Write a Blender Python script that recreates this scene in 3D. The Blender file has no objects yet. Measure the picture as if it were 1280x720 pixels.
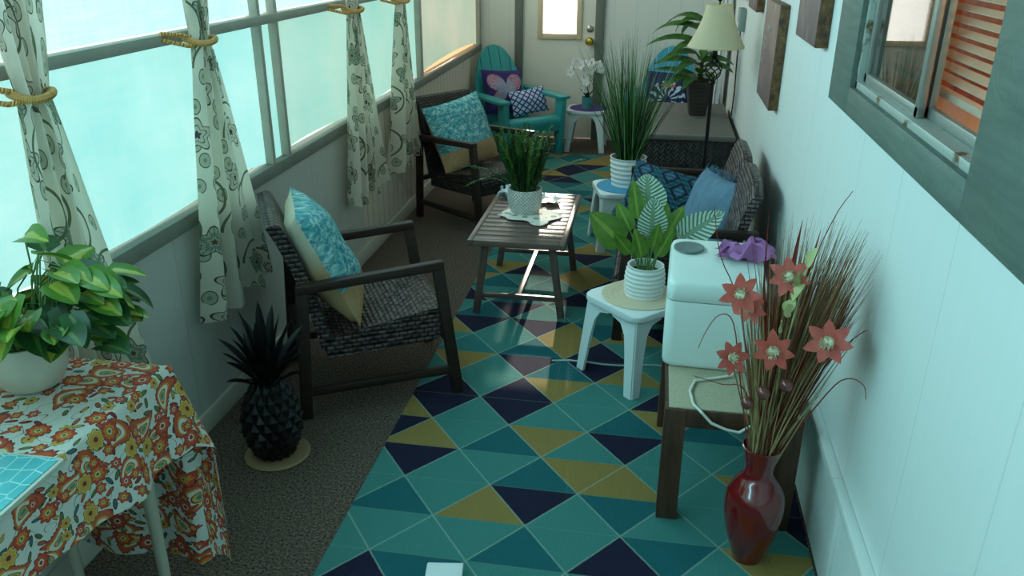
import bpy, bmesh, math, random
from mathutils import Vector, Matrix, Euler
rnd = random.Random(7)
PI = math.pi
SC = bpy.context.scene
COL = SC.collection
V3 = Vector

# ------------------------------------------------------------------ camera
cam = bpy.data.cameras.new('camera'); camo = bpy.data.objects.new('camera', cam); COL.objects.link(camo)
cam.lens = 1026.586 / 1280 * 36; cam.sensor_width = 36; cam.clip_start = .02
R_, U_, F_ = (0.985966, 0.166911, 0.003429), (-0.068554, 0.386059, 0.919923), (-0.152222, 0.907248, -0.392083)
camo.matrix_world = Matrix(((R_[0], U_[0], -F_[0], 0), (R_[1], U_[1], -F_[1], 0), (R_[2], U_[2], -F_[2], 1.75), (0, 0, 0, 1)))
SC.camera = camo
# ------------------------------------------------------------------ world, sun, exposure
w = bpy.data.worlds.new('sky'); SC.world = w; w.use_nodes = True
bg = w.node_tree.nodes['Background']; bg.inputs[0].default_value = (1, .95, .88, 1); bg.inputs[1].default_value = 3.0
sun = bpy.data.lights.new('sun', 'SUN'); sun.energy = 9; sun.angle = math.radians(1.2); sun.color = (1, .86, .72)
so = bpy.data.objects.new('sun', sun); COL.objects.link(so)
so.rotation_euler = V3((.09, -1, -.27)).to_track_quat('-Z', 'Y').to_euler(); so.location = (-1, 9, 3)
SC.view_settings.view_transform = 'Standard'; SC.view_settings.look = 'None'
SC.view_settings.gamma = 1; SC.view_settings.use_curve_mapping = False
SC.view_settings.exposure = 0.0
SC.cycles.max_bounces = 6; SC.cycles.diffuse_bounces = 3; SC.cycles.glossy_bounces = 3
SC.cycles.transparent_max_bounces = 12; SC.cycles.sample_clamp_indirect = 4
SC.cycles.use_denoising = True
PANE_LOW = [(.35, .81, .76, 1.0), (.31, .73, .66, 1.0), (.34, .68, .57, .95), (.45, .57, .41, .82)]
PANE_TOP = (.52, .96, .96, 1.1)
PANE_FILL = [(.36, .85, 1.0, 12.), (.36, .85, 1.0, 11.), (.52, .87, .92, 9.), (.90, .88, .78, 7.)]  # added top row, out of view, made strong to brighten the room

# ------------------------------------------------------------------ node helper
def srgb(*c):
    return tuple(((x / 255) / 12.92 if x <= 10 else ((x / 255 + .055) / 1.055) ** 2.4) for x in c)
class S:
    def __init__(s, g, k): s.g, s.k = g, k
    def _m(s, op, *o): return s.g.math(op, s, *o)
    def __add__(s, o): return s._m('ADD', o)
    __radd__ = __add__
    def __sub__(s, o): return s._m('SUBTRACT', o)
    def __rsub__(s, o): return s.g.math('SUBTRACT', o, s)
    def __mul__(s, o): return s._m('MULTIPLY', o)
    __rmul__ = __mul__
    def __truediv__(s, o): return s._m('DIVIDE', o)
    def __rtruediv__(s, o): return s.g.math('DIVIDE', o, s)
    def lt(s, o): return s._m('LESS_THAN', o)
    def gt(s, o): return s._m('GREATER_THAN', o)
    def sin(s): return s._m('SINE')
    def fract(s): return s._m('FRACT')
    def floor(s): return s._m('FLOOR')
    def abs(s): return s._m('ABSOLUTE')
    def sqrt(s): return s._m('SQRT')
    def pow(s, o): return s._m('POWER', o)
    def min(s, o): return s._m('MINIMUM', o)
    def max(s, o): return s._m('MAXIMUM', o)
class G:
    def __init__(s, nt): s.nt = nt
    def n(s, t, **kw):
        nd = s.nt.nodes.new(t)
        for k, v in kw.items(): setattr(nd, k, v)
        return nd
    def put(s, inp, v):
        if isinstance(v, S): s.nt.links.new(v.k, inp)
        elif isinstance(v, (tuple, list)) and len(v) == 3 and inp.type == 'RGBA': inp.default_value = (*v, 1)
        else: inp.default_value = v
    def math(s, op, *a):
        nd = s.n('ShaderNodeMath', operation=op)
        for i, v in enumerate(a): s.put(nd.inputs[i], v)
        return S(s, nd.outputs[0])
    def atan2(s, a, b): return s.math('ARCTAN2', a, b)
    def tex(s, k='Object'):
        if k == 'UV':
            return S(s, s.n('ShaderNodeUVMap', uv_map='UV').outputs[0])
        return S(s, s.n('ShaderNodeTexCoord').outputs[k])
    def xyz(s, v):
        nd = s.n('ShaderNodeSeparateXYZ'); s.put(nd.inputs[0], v)
        return [S(s, o) for o in nd.outputs]
    def vec(s, x=0., y=0., z=0.):
        nd = s.n('ShaderNodeCombineXYZ')
        for i, v in enumerate((x, y, z)): s.put(nd.inputs[i], v)
        return S(s, nd.outputs[0])
    def noise(s, vec, scale=5, detail=2, rough=.5):
        nd = s.n('ShaderNodeTexNoise'); s.put(nd.inputs['Vector'], vec)
        nd.inputs['Scale'].default_value = scale; nd.inputs['Detail'].default_value = detail; nd.inputs['Roughness'].default_value = rough
        return S(s, nd.outputs[0])
    def voro(s, vec, scale=5, rand=1., feature='F1'):
        nd = s.n('ShaderNodeTexVoronoi', feature=feature, voronoi_dimensions='2D'); s.put(nd.inputs['Vector'], vec)
        nd.inputs['Scale'].default_value = scale; nd.inputs['Randomness'].default_value = rand
        return [S(s, nd.outputs[k]) for k in (('Distance',) if feature == 'DISTANCE_TO_EDGE' else ('Distance', 'Color', 'Position'))]
    def mix(s, f, a, b):
        nd = s.n('ShaderNodeMix', data_type='RGBA'); s.put(nd.inputs[0], f); s.put(nd.inputs[6], a); s.put(nd.inputs[7], b)
        return S(s, nd.outputs[2])
    def step(s, v, a, b):
        nd = s.n('ShaderNodeMapRange'); s.put(nd.inputs[0], v); nd.inputs[1].default_value = a; nd.inputs[2].default_value = b
        return S(s, nd.outputs[0])
    def ramp(s, f, *st, const=False):
        nd = s.n('ShaderNodeValToRGB'); s.put(nd.inputs[0], f); r = nd.color_ramp
        if const: r.interpolation = 'CONSTANT'
        while len(r.elements) < len(st): r.elements.new(.5)
        for e, (p, c) in zip(r.elements, st): e.position = p; e.color = (*c, 1)
        return S(s, nd.outputs[0])
    def attr(s, name):
        return S(s, s.n('ShaderNodeAttribute', attribute_name=name).outputs[0])
def M(name, col, rough=.6, metal=0., bump=None, bs=.3, bd=.002, spec=.5, coat=0., emit=None, es=1., trans=None, alpha=None):
    m = bpy.data.materials.new(name); m.use_nodes = True; nt = m.node_tree; g = G(nt)
    b = nt.nodes['Principled BSDF']; out = nt.nodes['Material Output']
    g.put(b.inputs['Base Color'], col(g) if callable(col) else col)
    g.put(b.inputs['Roughness'], rough); b.inputs['Metallic'].default_value = metal
    b.inputs['Specular IOR Level'].default_value = spec; b.inputs['Coat Weight'].default_value = coat
    if emit is not None:
        g.put(b.inputs['Emission Color'], emit(g) if callable(emit) else emit); b.inputs['Emission Strength'].default_value = es
    if bump:
        nd = g.n('ShaderNodeBump'); nd.inputs['Strength'].default_value = bs; nd.inputs['Distance'].default_value = bd
        g.put(nd.inputs['Height'], bump(g)); nt.links.new(nd.outputs[0], b.inputs['Normal'])
    if trans:                                      # thin cloth or leaf: some light comes through
        t = g.n('ShaderNodeBsdfTranslucent'); mx = g.n('ShaderNodeMixShader'); mx.inputs[0].default_value = trans
        l = b.inputs['Base Color'].links
        if l: nt.links.new(l[0].from_socket, t.inputs[0])
        else: t.inputs[0].default_value = b.inputs['Base Color'].default_value
        nt.links.new(b.outputs[0], mx.inputs[1]); nt.links.new(t.outputs[0], mx.inputs[2]); nt.links.new(mx.outputs[0], out.inputs[0])
    if alpha is not None:
        t = g.n('ShaderNodeBsdfTransparent'); mx = g.n('ShaderNodeMixShader'); g.put(mx.inputs[0], alpha(g) if callable(alpha) else alpha)
        nt.links.new(t.outputs[0], mx.inputs[1]); nt.links.new(b.outputs[0], mx.inputs[2]); nt.links.new(mx.outputs[0], out.inputs[0])
    return m
def vary(c, amt=.15, scale=8, detail=3):
    def f(g):
        n = g.noise(g.tex(), scale, detail)
        return g.mix(n, tuple(x * (1 - amt) for x in c), tuple(min(1, x * (1 + amt)) for x in c))
    return f

# ------------------------------------------------------------------ mesh helper
class MB:
    def __init__(s):
        s.bm = bmesh.new(); s.uv = s.bm.loops.layers.uv.new('UV')
    def face(s, vs, mi=0, uvs=None):
        try: f = s.bm.faces.new(vs)
        except ValueError: return None
        f.material_index = mi
        if uvs:
            for l, u in zip(f.loops, uvs): l[s.uv].uv = u
        return f
    def poly(s, pts, mi=0, uvs=None): return s.face([s.bm.verts.new(p) for p in pts], mi, uvs)
    def box(s, lo, hi, mi=0, bev=0., mat=None):
        m = Matrix.Translation([(a + b) / 2 for a, b in zip(lo, hi)]) @ Matrix.Diagonal([abs(b - a) for a, b in zip(lo, hi)] + [1])
        if mat: m = mat @ m
        vs = bmesh.ops.create_cube(s.bm, size=1, matrix=m)['verts']
        fs = {f for v in vs for f in v.link_faces}
        for f in fs:
            f.material_index = mi
            ax = max(range(3), key=lambda k: abs(f.normal[k])); a, b = [k for k in range(3) if k != ax]
            for l in f.loops: l[s.uv].uv = (l.vert.co[a], l.vert.co[b])
        if bev:
            r = bmesh.ops.bevel(s.bm, geom=list({e for v in vs for e in v.link_edges}), offset=bev, segments=2, affect='EDGES', profile=.5)
            for f in r['faces']: f.material_index = mi
        return s
    def bar(s, p, q, wd, ht, up=(0, 0, 1), mi=0, bev=.003, w2=None, h2=None):
        p, q = V3(p), V3(q); d = (q - p).normalized(); up = V3(up)
        x = d.cross(up)
        if x.length < 1e-4: x = d.cross(V3((0, 1, 0)))
        x.normalize(); y = x.cross(d); w2 = w2 or wd; h2 = h2 or ht
        a = [s.bm.verts.new(p + x * (sx * wd / 2) + y * (sy * ht / 2)) for sx, sy in ((-1, -1), (1, -1), (1, 1), (-1, 1))]
        b = [s.bm.verts.new(q + x * (sx * w2 / 2) + y * (sy * h2 / 2)) for sx, sy in ((-1, -1), (1, -1), (1, 1), (-1, 1))]
        L = (q - p).length; fs = []
        fs.append(s.face(a[::-1], mi)); fs.append(s.face(b, mi))
        for i in range(4):
            j = (i + 1) % 4
            fs.append(s.face([a[i], a[j], b[j], b[i]], mi, [(0, 0), (wd, 0), (wd, L), (0, L)]))
        if bev:
            bmesh.ops.bevel(s.bm, geom=list({e for f in fs for e in f.edges}), offset=bev, segments=2, affect='EDGES', profile=.5)
        return s
    def grid(s, fn, nu, nv, wu=False, wv=False, mi=0, uv=None, mf=None):
        vs = [[s.bm.verts.new(fn(i / nu, j / nv)) for j in range(nv + (0 if wv else 1))] for i in range(nu + (0 if wu else 1))]
        uf = uv or (lambda a, b: (a, b)); A, B = len(vs), len(vs[0])
        for i in range(nu):
            for j in range(nv):
                i2, j2 = (i + 1) % A, (j + 1) % B
                s.face([vs[i][j], vs[i2][j], vs[i2][j2], vs[i][j2]], mf(i, j) if mf else mi,
                       [uf(i / nu, j / nv), uf((i + 1) / nu, j / nv), uf((i + 1) / nu, (j + 1) / nv), uf(i / nu, (j + 1) / nv)])
        return vs
    def lathe(s, prof, seg=32, mi=0, c=(0, 0, 0), sx=1., sy=1., mf=None, cap=True):
        n = len(prof) - 1
        def fn(u, v):
            r, z = prof[round(v * n)]; a = 2 * PI * u
            return V3((c[0] + r * math.cos(a) * sx, c[1] + r * math.sin(a) * sy, c[2] + z))
        vs = s.grid(fn, seg, n, wu=True, mi=mi, mf=(lambda i, j: mf(j)) if mf else None,
                    uv=lambda a, b: (a, b))
        if cap:
            if prof[0][0] > 1e-5: s.face([v[0] for v in vs][::-1], mi)
            if prof[-1][0] > 1e-5: s.face([v[-1] for v in vs], mi)
        return s
    def tube(s, pts, r, seg=8, mi=0, cap=True):
        pts = [V3(p) for p in pts]; n = len(pts); rs = r if isinstance(r, (list, tuple)) else [r] * n
        rings = []; prev = None; L = 0
        for i, p in enumerate(pts):
            d = (pts[min(i + 1, n - 1)] - pts[max(i - 1, 0)]).normalized()
            if prev is None:
                x = d.cross(V3((0, 0, 1)))
                if x.length < .05: x = d.cross(V3((0, 1, 0)))
            else: x = prev - d * prev.dot(d)
            x.normalize(); y = d.cross(x); prev = x
            rings.append([s.bm.verts.new(p + (x * math.cos(2 * PI * k / seg) + y * math.sin(2 * PI * k / seg)) * rs[i]) for k in range(seg)])
        for a, b in zip(rings, rings[1:]):
            for k in range(seg):
                j = (k + 1) % seg
                s.face([a[k], a[j], b[j], b[k]], mi, [(k / seg, 0), ((k + 1) / seg, 0), ((k + 1) / seg, 1), (k / seg, 1)])
        if cap: s.face(rings[0][::-1], mi); s.face(rings[-1], mi)
        return s
    def prism(s, outline, z0, z1, mi=0, bev=0., mat=None):
        mat = mat or Matrix()
        a = [s.bm.verts.new(mat @ V3((x, y, z0))) for x, y in outline]; b = [s.bm.verts.new(mat @ V3((x, y, z1))) for x, y in outline]
        fs = [s.face(a[::-1], mi, [(x, y) for x, y in outline[::-1]]), s.face(b, mi, list(outline))]; n = len(a)
        for i in range(n): fs.append(s.face([a[i], a[(i + 1) % n], b[(i + 1) % n], b[i]], mi, [(0, 0), (.1, 0), (.1, abs(z1 - z0)), (0, abs(z1 - z0))]))
        if bev:
            ed = [e for f in fs[:2] for e in f.edges]
            bmesh.ops.bevel(s.bm, geom=list(set(ed)), offset=bev, segments=3, affect='EDGES', profile=.5)
        return s
    def leaf(s, base, d, L, W, up=(0, 0, 1), droop=.6, fold=.25, mi=0, nv=6, shape=.8, roll=0.):
        """a folded, drooping blade: uv x across -1..1 (stored 0..1), uv y along"""
        p = V3(base); d = V3(d).normalized(); up = V3(up)
        x = d.cross(up)
        if x.length < .05: x = d.cross(V3((1, .2, 0)))
        x.normalize(); x = Matrix.Rotation(roll, 3, d) @ x
        rows = []
        for j in range(nv + 1):
            t = j / nv; nrm = x.cross(d).normalized()
            wv = W * .5 * (math.sin(PI * min(1, t ** shape * 1.0)) ** .75 if 0 < t < 1 else 0) + .0004
            rows.append([s.bm.verts.new(p + x * (k * wv) + nrm * (abs(k) * wv * fold)) for k in (-1, 0, 1)])
            st = L / nv; p = p + d * st
            q = Matrix.Rotation(-droop / nv, 3, x); d = (q @ d).normalized()
        for j in range(nv):
            for k in range(2):
                s.face([rows[j][k], rows[j][k + 1], rows[j + 1][k + 1], rows[j + 1][k]], mi,
                       [(k / 2, j / nv), ((k + 1) / 2, j / nv), ((k + 1) / 2, (j + 1) / nv), (k / 2, (j + 1) / nv)])
        return s
    def blade(s, base, d, L, W, droop=.5, mi=0, nv=4, roll=None):
        p = V3(base); d = V3(d).normalized(); x = d.cross(V3((0, 0, 1)))
        if x.length < .05: x = V3((1, 0, 0))
        x.normalize(); ax = x.copy(); x = Matrix.Rotation(rnd.uniform(0, PI) if roll is None else roll, 3, d) @ x
        prev = None
        for j in range(nv + 1):
            t = j / nv; wv = W * .5 * (1 - t ** 1.6) + .0003
            cur = [s.bm.verts.new(p - x * wv), s.bm.verts.new(p + x * wv)]
            if prev: s.face([prev[0], prev[1], cur[1], cur[0]], mi, [(0, t), (1, t), (1, t), (0, t)])
            prev = cur; p = p + d * (L / nv); d = (Matrix.Rotation(-droop / nv, 3, ax) @ d).normalized()
        return s
    def pillow(s, wd, ht, th, n=16, mat=None, ears=.06, mf=None, seed=0):
        mat = mat or Matrix(); r = random.Random(seed); ph = [r.uniform(0, 6) for _ in range(4)]
        def side(sg):
            def fn(u, v):
                a, b = u * 2 - 1, v * 2 - 1
                e = max(0, (1 - a * a) * (1 - b * b)) ** .42
                pin = 1 - ears * (1 - (a * b) ** 2) * max(abs(a), abs(b)) ** 3
                wr = .012 * math.sin(4 * a + 3 * b + ph[0]) * math.sin(3 * b - 2 * a + ph[1]) * e
                return mat @ V3((a * wd / 2 * pin, b * ht / 2 * pin, sg * (th / 2 * e + wr)))
            return fn
        s.grid(side(1), n, n, mi=0, mf=mf)
        s.grid(lambda u, v: side(-1)(1 - u, v), n, n, mi=1)
        bmesh.ops.remove_doubles(s.bm, verts=s.bm.verts[:], dist=.0006)
        return s
    def build(s, name, mats, parent=None, smooth=True, loc=None, angle=40):
        me = bpy.data.meshes.new(name); s.bm.normal_update()
        s.bm.to_mesh(me); s.bm.free()
        for m in (mats if isinstance(mats, (list, tuple)) else [mats]): me.materials.append(m)
        if smooth:
            me.shade_smooth(); me.set_sharp_from_angle(angle=math.radians(angle))
        o = bpy.data.objects.new(name, me); COL.objects.link(o)
        if parent: o.parent = parent
        if loc: o.location = loc
        return o
def tag(o, label, cat, group=None, kind=None):
    o['label'] = label; o['category'] = cat
    if group: o['group'] = group
    if kind: o['kind'] = kind
    return o
def thing(name, loc, rz, label, cat, group=None):
    o = bpy.data.objects.new(name, None); COL.objects.link(o); o.empty_display_size = .1
    o.location = loc; o.rotation_euler = (0, 0, rz); tag(o, label, cat, group); return o
def struct(o):
    o['kind'] = 'structure'; return o
def copy_tree(o, parent=None):
    kids = list(o.children); c = o.copy(); COL.objects.link(c)
    if parent: c.parent = parent
    for k in kids: copy_tree(k, c)
    return c
def dup(o, loc, rz, label):
    c = copy_tree(o); c.location = loc; c.rotation_euler = (0, 0, rz); c['label'] = label; return c
def rpillow(ht):     # stand a pillow (local x = width, y = height, z = front) so that its front looks along local +x
    return Matrix(((0, 0, 1, 0), (1, 0, 0, 0), (0, 1, 0, ht / 2), (0, 0, 0, 1)))

# ------------------------------------------------------------------ materials
def grooves(c, axis, period, wid=.04, dark=.72, streak=.06):
    def f(g):
        p = g.xyz(g.tex()); q = (p[axis] / period).fract()
        n = g.noise(g.vec(p[0] * 30, p[1] * 30, p[2] * 1.2), 1, 3)
        base = g.mix(n, tuple(x * (1 - streak) for x in c), tuple(min(1, x * (1 + streak)) for x in c))
        return g.mix(q.lt(wid), base, tuple(x * dark for x in c))
    return f
def groove_bump(axis, period, wid=.04):
    def f(g):
        p = g.xyz(g.tex()); q = (p[axis] / period).fract()
        return g.step(q, 0, wid) + g.noise(g.vec(p[0] * 60, p[1] * 60, p[2] * 3), 1, 3) * .25
    return f
WALLW = srgb(226, 228, 224)
m_wall_r = M('white_wall_panel', grooves(WALLW, 1, .405, .012, .86, .03), .55, bump=groove_bump(1, .405, .012), bs=.25)
m_wall_f = M('white_end_wall_panel', grooves(srgb(222, 222, 214), 0, .19, .03, .85, .03), .6, bump=groove_bump(0, .19, .03), bs=.3)
m_wall_l = M('grey_white_low_wall', grooves(srgb(196, 194, 186), 1, 1.22, .004, .8, .05), .6, bump=groove_bump(1, 1.22, .004), bs=.2)
m_wall_lb = M('ribbed_low_wall', grooves(srgb(218, 204, 188), 1, .1, .14, .7, .05), .6, bump=groove_bump(1, .1, .14), bs=.4)
m_white = M('white_paint', vary(srgb(224, 226, 222), .04), .5)
m_ceil = M('ceiling_white', srgb(200, 200, 196), .8)
m_trim = M('grey_green_trim', lambda g: g.mix(g.noise(g.vec(*[a * b for a, b in zip(g.xyz(g.tex()), (60, 6, 60))]), 1, 4), srgb(72, 86, 78), srgb(114, 126, 116)), .55,
           bump=lambda g: ((g.noise(g.tex(), 9, 3) * 60).sin()), bs=.12, bd=.002)
m_alu = M('aluminium_frame', vary(srgb(165, 168, 162), .12, 20), .4, .7)
m_rail = M('grey_window_rail', vary(srgb(164, 164, 150), .16, 14), .5, .0)
m_sill = M('grey_window_sill', vary(srgb(126, 128, 118), .16, 14), .6)
m_mullion = M('worn_grey_mullion', vary(srgb(186, 180, 166), .18, 18), .5, .0)
def carpet_c(g):
    t = g.tex(); n = g.step(g.noise(t, 120, 3, .7), .36, .64); b = g.noise(t, 5, 3)
    return g.mix(b * .3, g.mix(n, srgb(38, 31, 27), srgb(140, 121, 107)), srgb(94, 80, 70))
m_carpet = M('brown_grey_carpet', carpet_c, .95, bump=lambda g: g.noise(g.tex(), 120, 3), bs=.9, bd=.012, spec=.1)
def pane_mat(name, c):
    r, gg, b, st = c
    def f(g):
        p = g.xyz(g.tex())
        n = g.noise(g.vec(p[0] * 3, p[1] * 110, p[2] * 4), 1, 2) * .5 + g.noise(g.vec(p[0], p[1] * 6, p[2] * 150), 1, 2) * .5
        m = n * .38 + g.noise(g.tex(), 2.0, 5, .6) * .62
        return g.mix(g.step(m, .33, .67), (r * .74, gg * .88, b * .88), (min(1, r * 1.45), min(1, gg * 1.08), min(1, b * 1.09)))
    return M(name, srgb(150, 175, 170), .5, emit=f, es=st, spec=.2)
m_panes = [pane_mat('backlit_plastic_sheet', c) for c in PANE_LOW]
m_ptop = pane_mat('backlit_upper_sheet', PANE_TOP)
m_pfill = [pane_mat('unseen_fill_sheet', c) for c in PANE_FILL]
m_gapw = M('bright_daylight_gap', srgb(230, 235, 230), .5, emit=(.9, .98, .95), es=1.0)
m_gapo = M('sunlit_gap', srgb(230, 200, 170), .5, emit=(1, .50, .22), es=1.15)
# dark wood
def wood(c1, c2, axis=0, sc=1.):
    def f(g):
        p = g.xyz(g.tex()); k = [26 * sc] * 3; k[axis] = 2.2 * sc
        n = g.noise(g.vec(p[0] * k[0], p[1] * k[1], p[2] * k[2]), 1, 4, .65)
        return g.ramp(n, (.3, c1), (.7, c2))
    return f
m_frame = M('dark_brown_frame', wood(srgb(33, 22, 18), srgb(56, 40, 33)), .5, spec=.3, bump=lambda g: g.noise(g.tex(), 60, 2), bs=.06)
m_slat = M('dark_slat_metal', wood(srgb(84, 66, 60), srgb(112, 90, 84), 0), .36, spec=.6)
m_walnut = M('walnut_wood', wood(srgb(46, 27, 17), srgb(96, 62, 42), 2), .5)
def weave(c1, c2, c3, pu=.034, pv=.019):
    def f(g):
        u = g.xyz(g.tex('UV')); a = u[0] / pu; b = u[1] / pv
        r = g.noise(g.vec(a.floor() * 7.3, b.floor() * 3.1), 1, 0)
        row = (b.floor() * .5).fract() * 1.0
        s1 = ((a + row).fract() - .5).abs() * 2; s2 = (b.fract() - .5).abs() * 2
        hole = (s1.gt(.88)).max(s2.gt(.80))
        col = g.mix(g.step(r, .35, .65), c1, c2)
        return g.mix(hole, col, c3)
    return f
def weave_b(pu=.034, pv=.019):
    def f(g):
        u = g.xyz(g.tex('UV')); a = u[0] / pu; b = u[1] / pv
        row = (b.floor() * .5).fract()
        s1 = 1 - (((a + row).fract() - .5) * 2).pow(2); s2 = 1 - ((b.fract() - .5) * 2).pow(2)
        return s1 * s2
    return f
m_wick = M('dark_wicker', weave(srgb(36, 26, 24), srgb(92, 74, 72), srgb(8, 6, 5)), .4, bump=weave_b(), bs=.9, bd=.006)
m_wick2 = M('grey_brown_wicker', weave(srgb(46, 37, 35), srgb(116, 98, 96), srgb(10, 8, 7), .036, .021), .4, bump=weave_b(.036, .021), bs=.9, bd=.006)
m_wick3 = M('black_brown_wicker', weave(srgb(34, 28, 26), srgb(56, 48, 44), srgb(10, 8, 8)), .45, bump=weave_b(), bs=.9, bd=.006)
m_plast = M('white_plastic', vary(srgb(222, 228, 228), .03), .38, spec=.5)
m_teal = M('teal_plastic', vary(srgb(44, 150, 152), .06), .42)
m_teal2 = M('bright_blue_plastic', vary(srgb(40, 150, 178), .06), .42)
m_cream = M('cream_metal_leg', srgb(196, 188, 170), .5)
m_black = M('black_iron', srgb(22, 20, 20), .45, .5)
m_brass = M('brass', srgb(214, 168, 70), .25, 1.)
m_silver = M('silver_metal', srgb(190, 180, 165), .3, 1.)

# ------------------------------------------------------------------ the room
XL, XR, YF, YB, ZC = -1.6, .6, 7.72, -1.2, 2.3
ZS, ZR = .845, 1.42
b = MB(); b.box((XL - .1, YB, -.1), (XR + .1, YF + .1, 0)); struct(b.build('floor', m_carpet, smooth=False))
b = MB(); b.box((XL - .1, YB, ZC), (XR + .1, YF + .1, ZC + .1)); struct(b.build('ceiling', m_ceil, smooth=False))
b = MB(); b.box((XL - .1, YB - .1, 0), (XR + .1, YB, ZC)); struct(b.build('wall_back', m_white, smooth=False))
b = MB(); b.box((XL - .1, YB, 0), (XL, 4.35, ZS - .05)); b.box((XL - .1, 4.35, 0), (XL, YF, ZS - .05), 1); b.box((XL - .1, YB, ZC - .06), (XL, YF, ZC), 0)
struct(b.build('wall_left', [m_wall_l, m_wall_lb], smooth=False))
# right wall with its window opening
WY0, WY1, WZ0, WZ1 = 1.56, 2.60, 1.345, 2.08
b = MB()
for lo, hi in (((XR, YB, 0), (XR + .1, WY0, ZC)), ((XR, WY1, 0), (XR + .1, YF, ZC)), ((XR, WY0, 0), (XR + .1, WY1, WZ0)), ((XR, WY0, WZ1), (XR + .1, WY1, ZC))): b.box(lo, hi)
struct(b.build('wall_right', m_wall_r, smooth=False))
# end wall with the door opening
DX0, DX1, DZ = -1.19, -.54, 1.86
b = MB()
for lo, hi in (((XL - .1, YF, 0), (DX0, YF + .1, ZC)), ((DX1, YF, 0), (XR + .1, YF + .1, ZC)), ((DX0, YF, DZ), (DX1, YF + .1, ZC))): b.box(lo, hi)
struct(b.build('wall_end', m_wall_f, smooth=False))
# door
GX0, GX1, GZ0, GZ1 = -1.02, -.715, .955, 1.48
d = bpy.data.objects.new('door_1', None); COL.objects.link(d); d.location = (0, 0, 0); struct(d)
b = MB(); y0, y1 = YF + .005, YF + .05
for lo, hi in (((DX0, y0, .01), (GX0, y1, DZ)), ((GX1, y0, .01), (DX1, y1, DZ)), ((GX0, y0, .01), (GX1, y1, GZ0)), ((GX0, y0, GZ1), (GX1, y1, DZ))): b.box(lo, hi)
b.build('door_panel', M('door_white', vary(srgb(226, 222, 210), .03), .5), d, smooth=False)
b = MB(); e = .05
for lo, hi in (((GX0 - e, y0 - .02, GZ0 - e), (GX0, y0 + .005, GZ1 + e)), ((GX1, y0 - .02, GZ0 - e), (GX1 + e, y0 + .005, GZ1 + e)), ((GX0, y0 - .02, GZ0 - e), (GX1, y0 + .005, GZ0)), ((GX0, y0 - .02, GZ1), (GX1, y0 + .005, GZ1 + e))): b.box(lo, hi, bev=.006)
b.build('window_frame', M('beige_frame', srgb(214, 192, 160), .5), d)
def glassmat(name, tint, refl):
    m = bpy.data.materials.new(name); m.use_nodes = True; nt = m.node_tree; nt.nodes.remove(nt.nodes['Principled BSDF']); g = G(nt)
    t = g.n('ShaderNodeBsdfTransparent'); t.inputs[0].default_value = (*tint, 1); gl = g.n('ShaderNodeBsdfGlossy'); gl.inputs['Roughness'].default_value = .02
    fr = g.n('ShaderNodeLayerWeight'); fr.inputs[0].default_value = .5
    mx = g.n('ShaderNodeMixShader'); k = (S(g, fr.outputs[1]).pow(5.) * .9 + .06) * refl; nt.links.new(k.k, mx.inputs[0])
    nt.links.new(t.outputs[0], mx.inputs[1]); nt.links.new(gl.outputs[0], mx.inputs[2]); nt.links.new(mx.outputs[0], nt.nodes['Material Output'].inputs[0])
    return m
m_glass = glassmat('window_glass', (.95, .97, .96), 1.)
b = MB(); b.box((GX0, y0 + .02, GZ0), (GX1, y0 + .024, GZ1)); b.build('pane', m_glass, d, smooth=False)
b = MB(); b.lathe([(.034, 0), (.034, .012), (.014, .016), (.014, .035), (.03, .045), (.036, .062), (.03, .078), (0, .082)], 20); o = b.build('door_knob', m_brass, d); o.location = (-.592, y0, .895); o.rotation_euler = (PI / 2, 0, 0)
b = MB(); b.lathe([(.03, 0), (.03, .012), (.022, .018), (.012, .02), (.012, .026), (0, .026)], 20); o = b.build('deadbolt', m_silver, d); o.location = (-.592, y0, 1.0); o.rotation_euler = (PI / 2, 0, 0)
b = MB(); b.box((DX1 - .005, YF - .03, 0), (DX1 + .075, YF, DZ + .08), bev=.004); b.box((DX0 - .085, YF - .03, 0), (DX0 - .012, YF, DZ + .08), bev=.004); b.box((DX0 - .085, YF - .03, DZ + .004), (DX1 + .075, YF, DZ + .085), bev=.004)
struct(b.build('trim_1', M('dark_grey_door_casing', vary(srgb(104, 108, 98), .1, 15), .6)))
b = MB(); b.box((XL, YF - .015, 0), (DX0 - .085, YF, .07), bev=.003); b.box((DX1 + .075, YF - .015, 0), (XR, YF, .07), bev=.003); struct(b.build('baseboard_end', m_white))
b = MB(); b.box((XL, YB, 0), (XL + .014, YF, .085), bev=.003); struct(b.build('baseboard_left', M('pale_baseboard', srgb(196, 190, 178), .6)))
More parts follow.
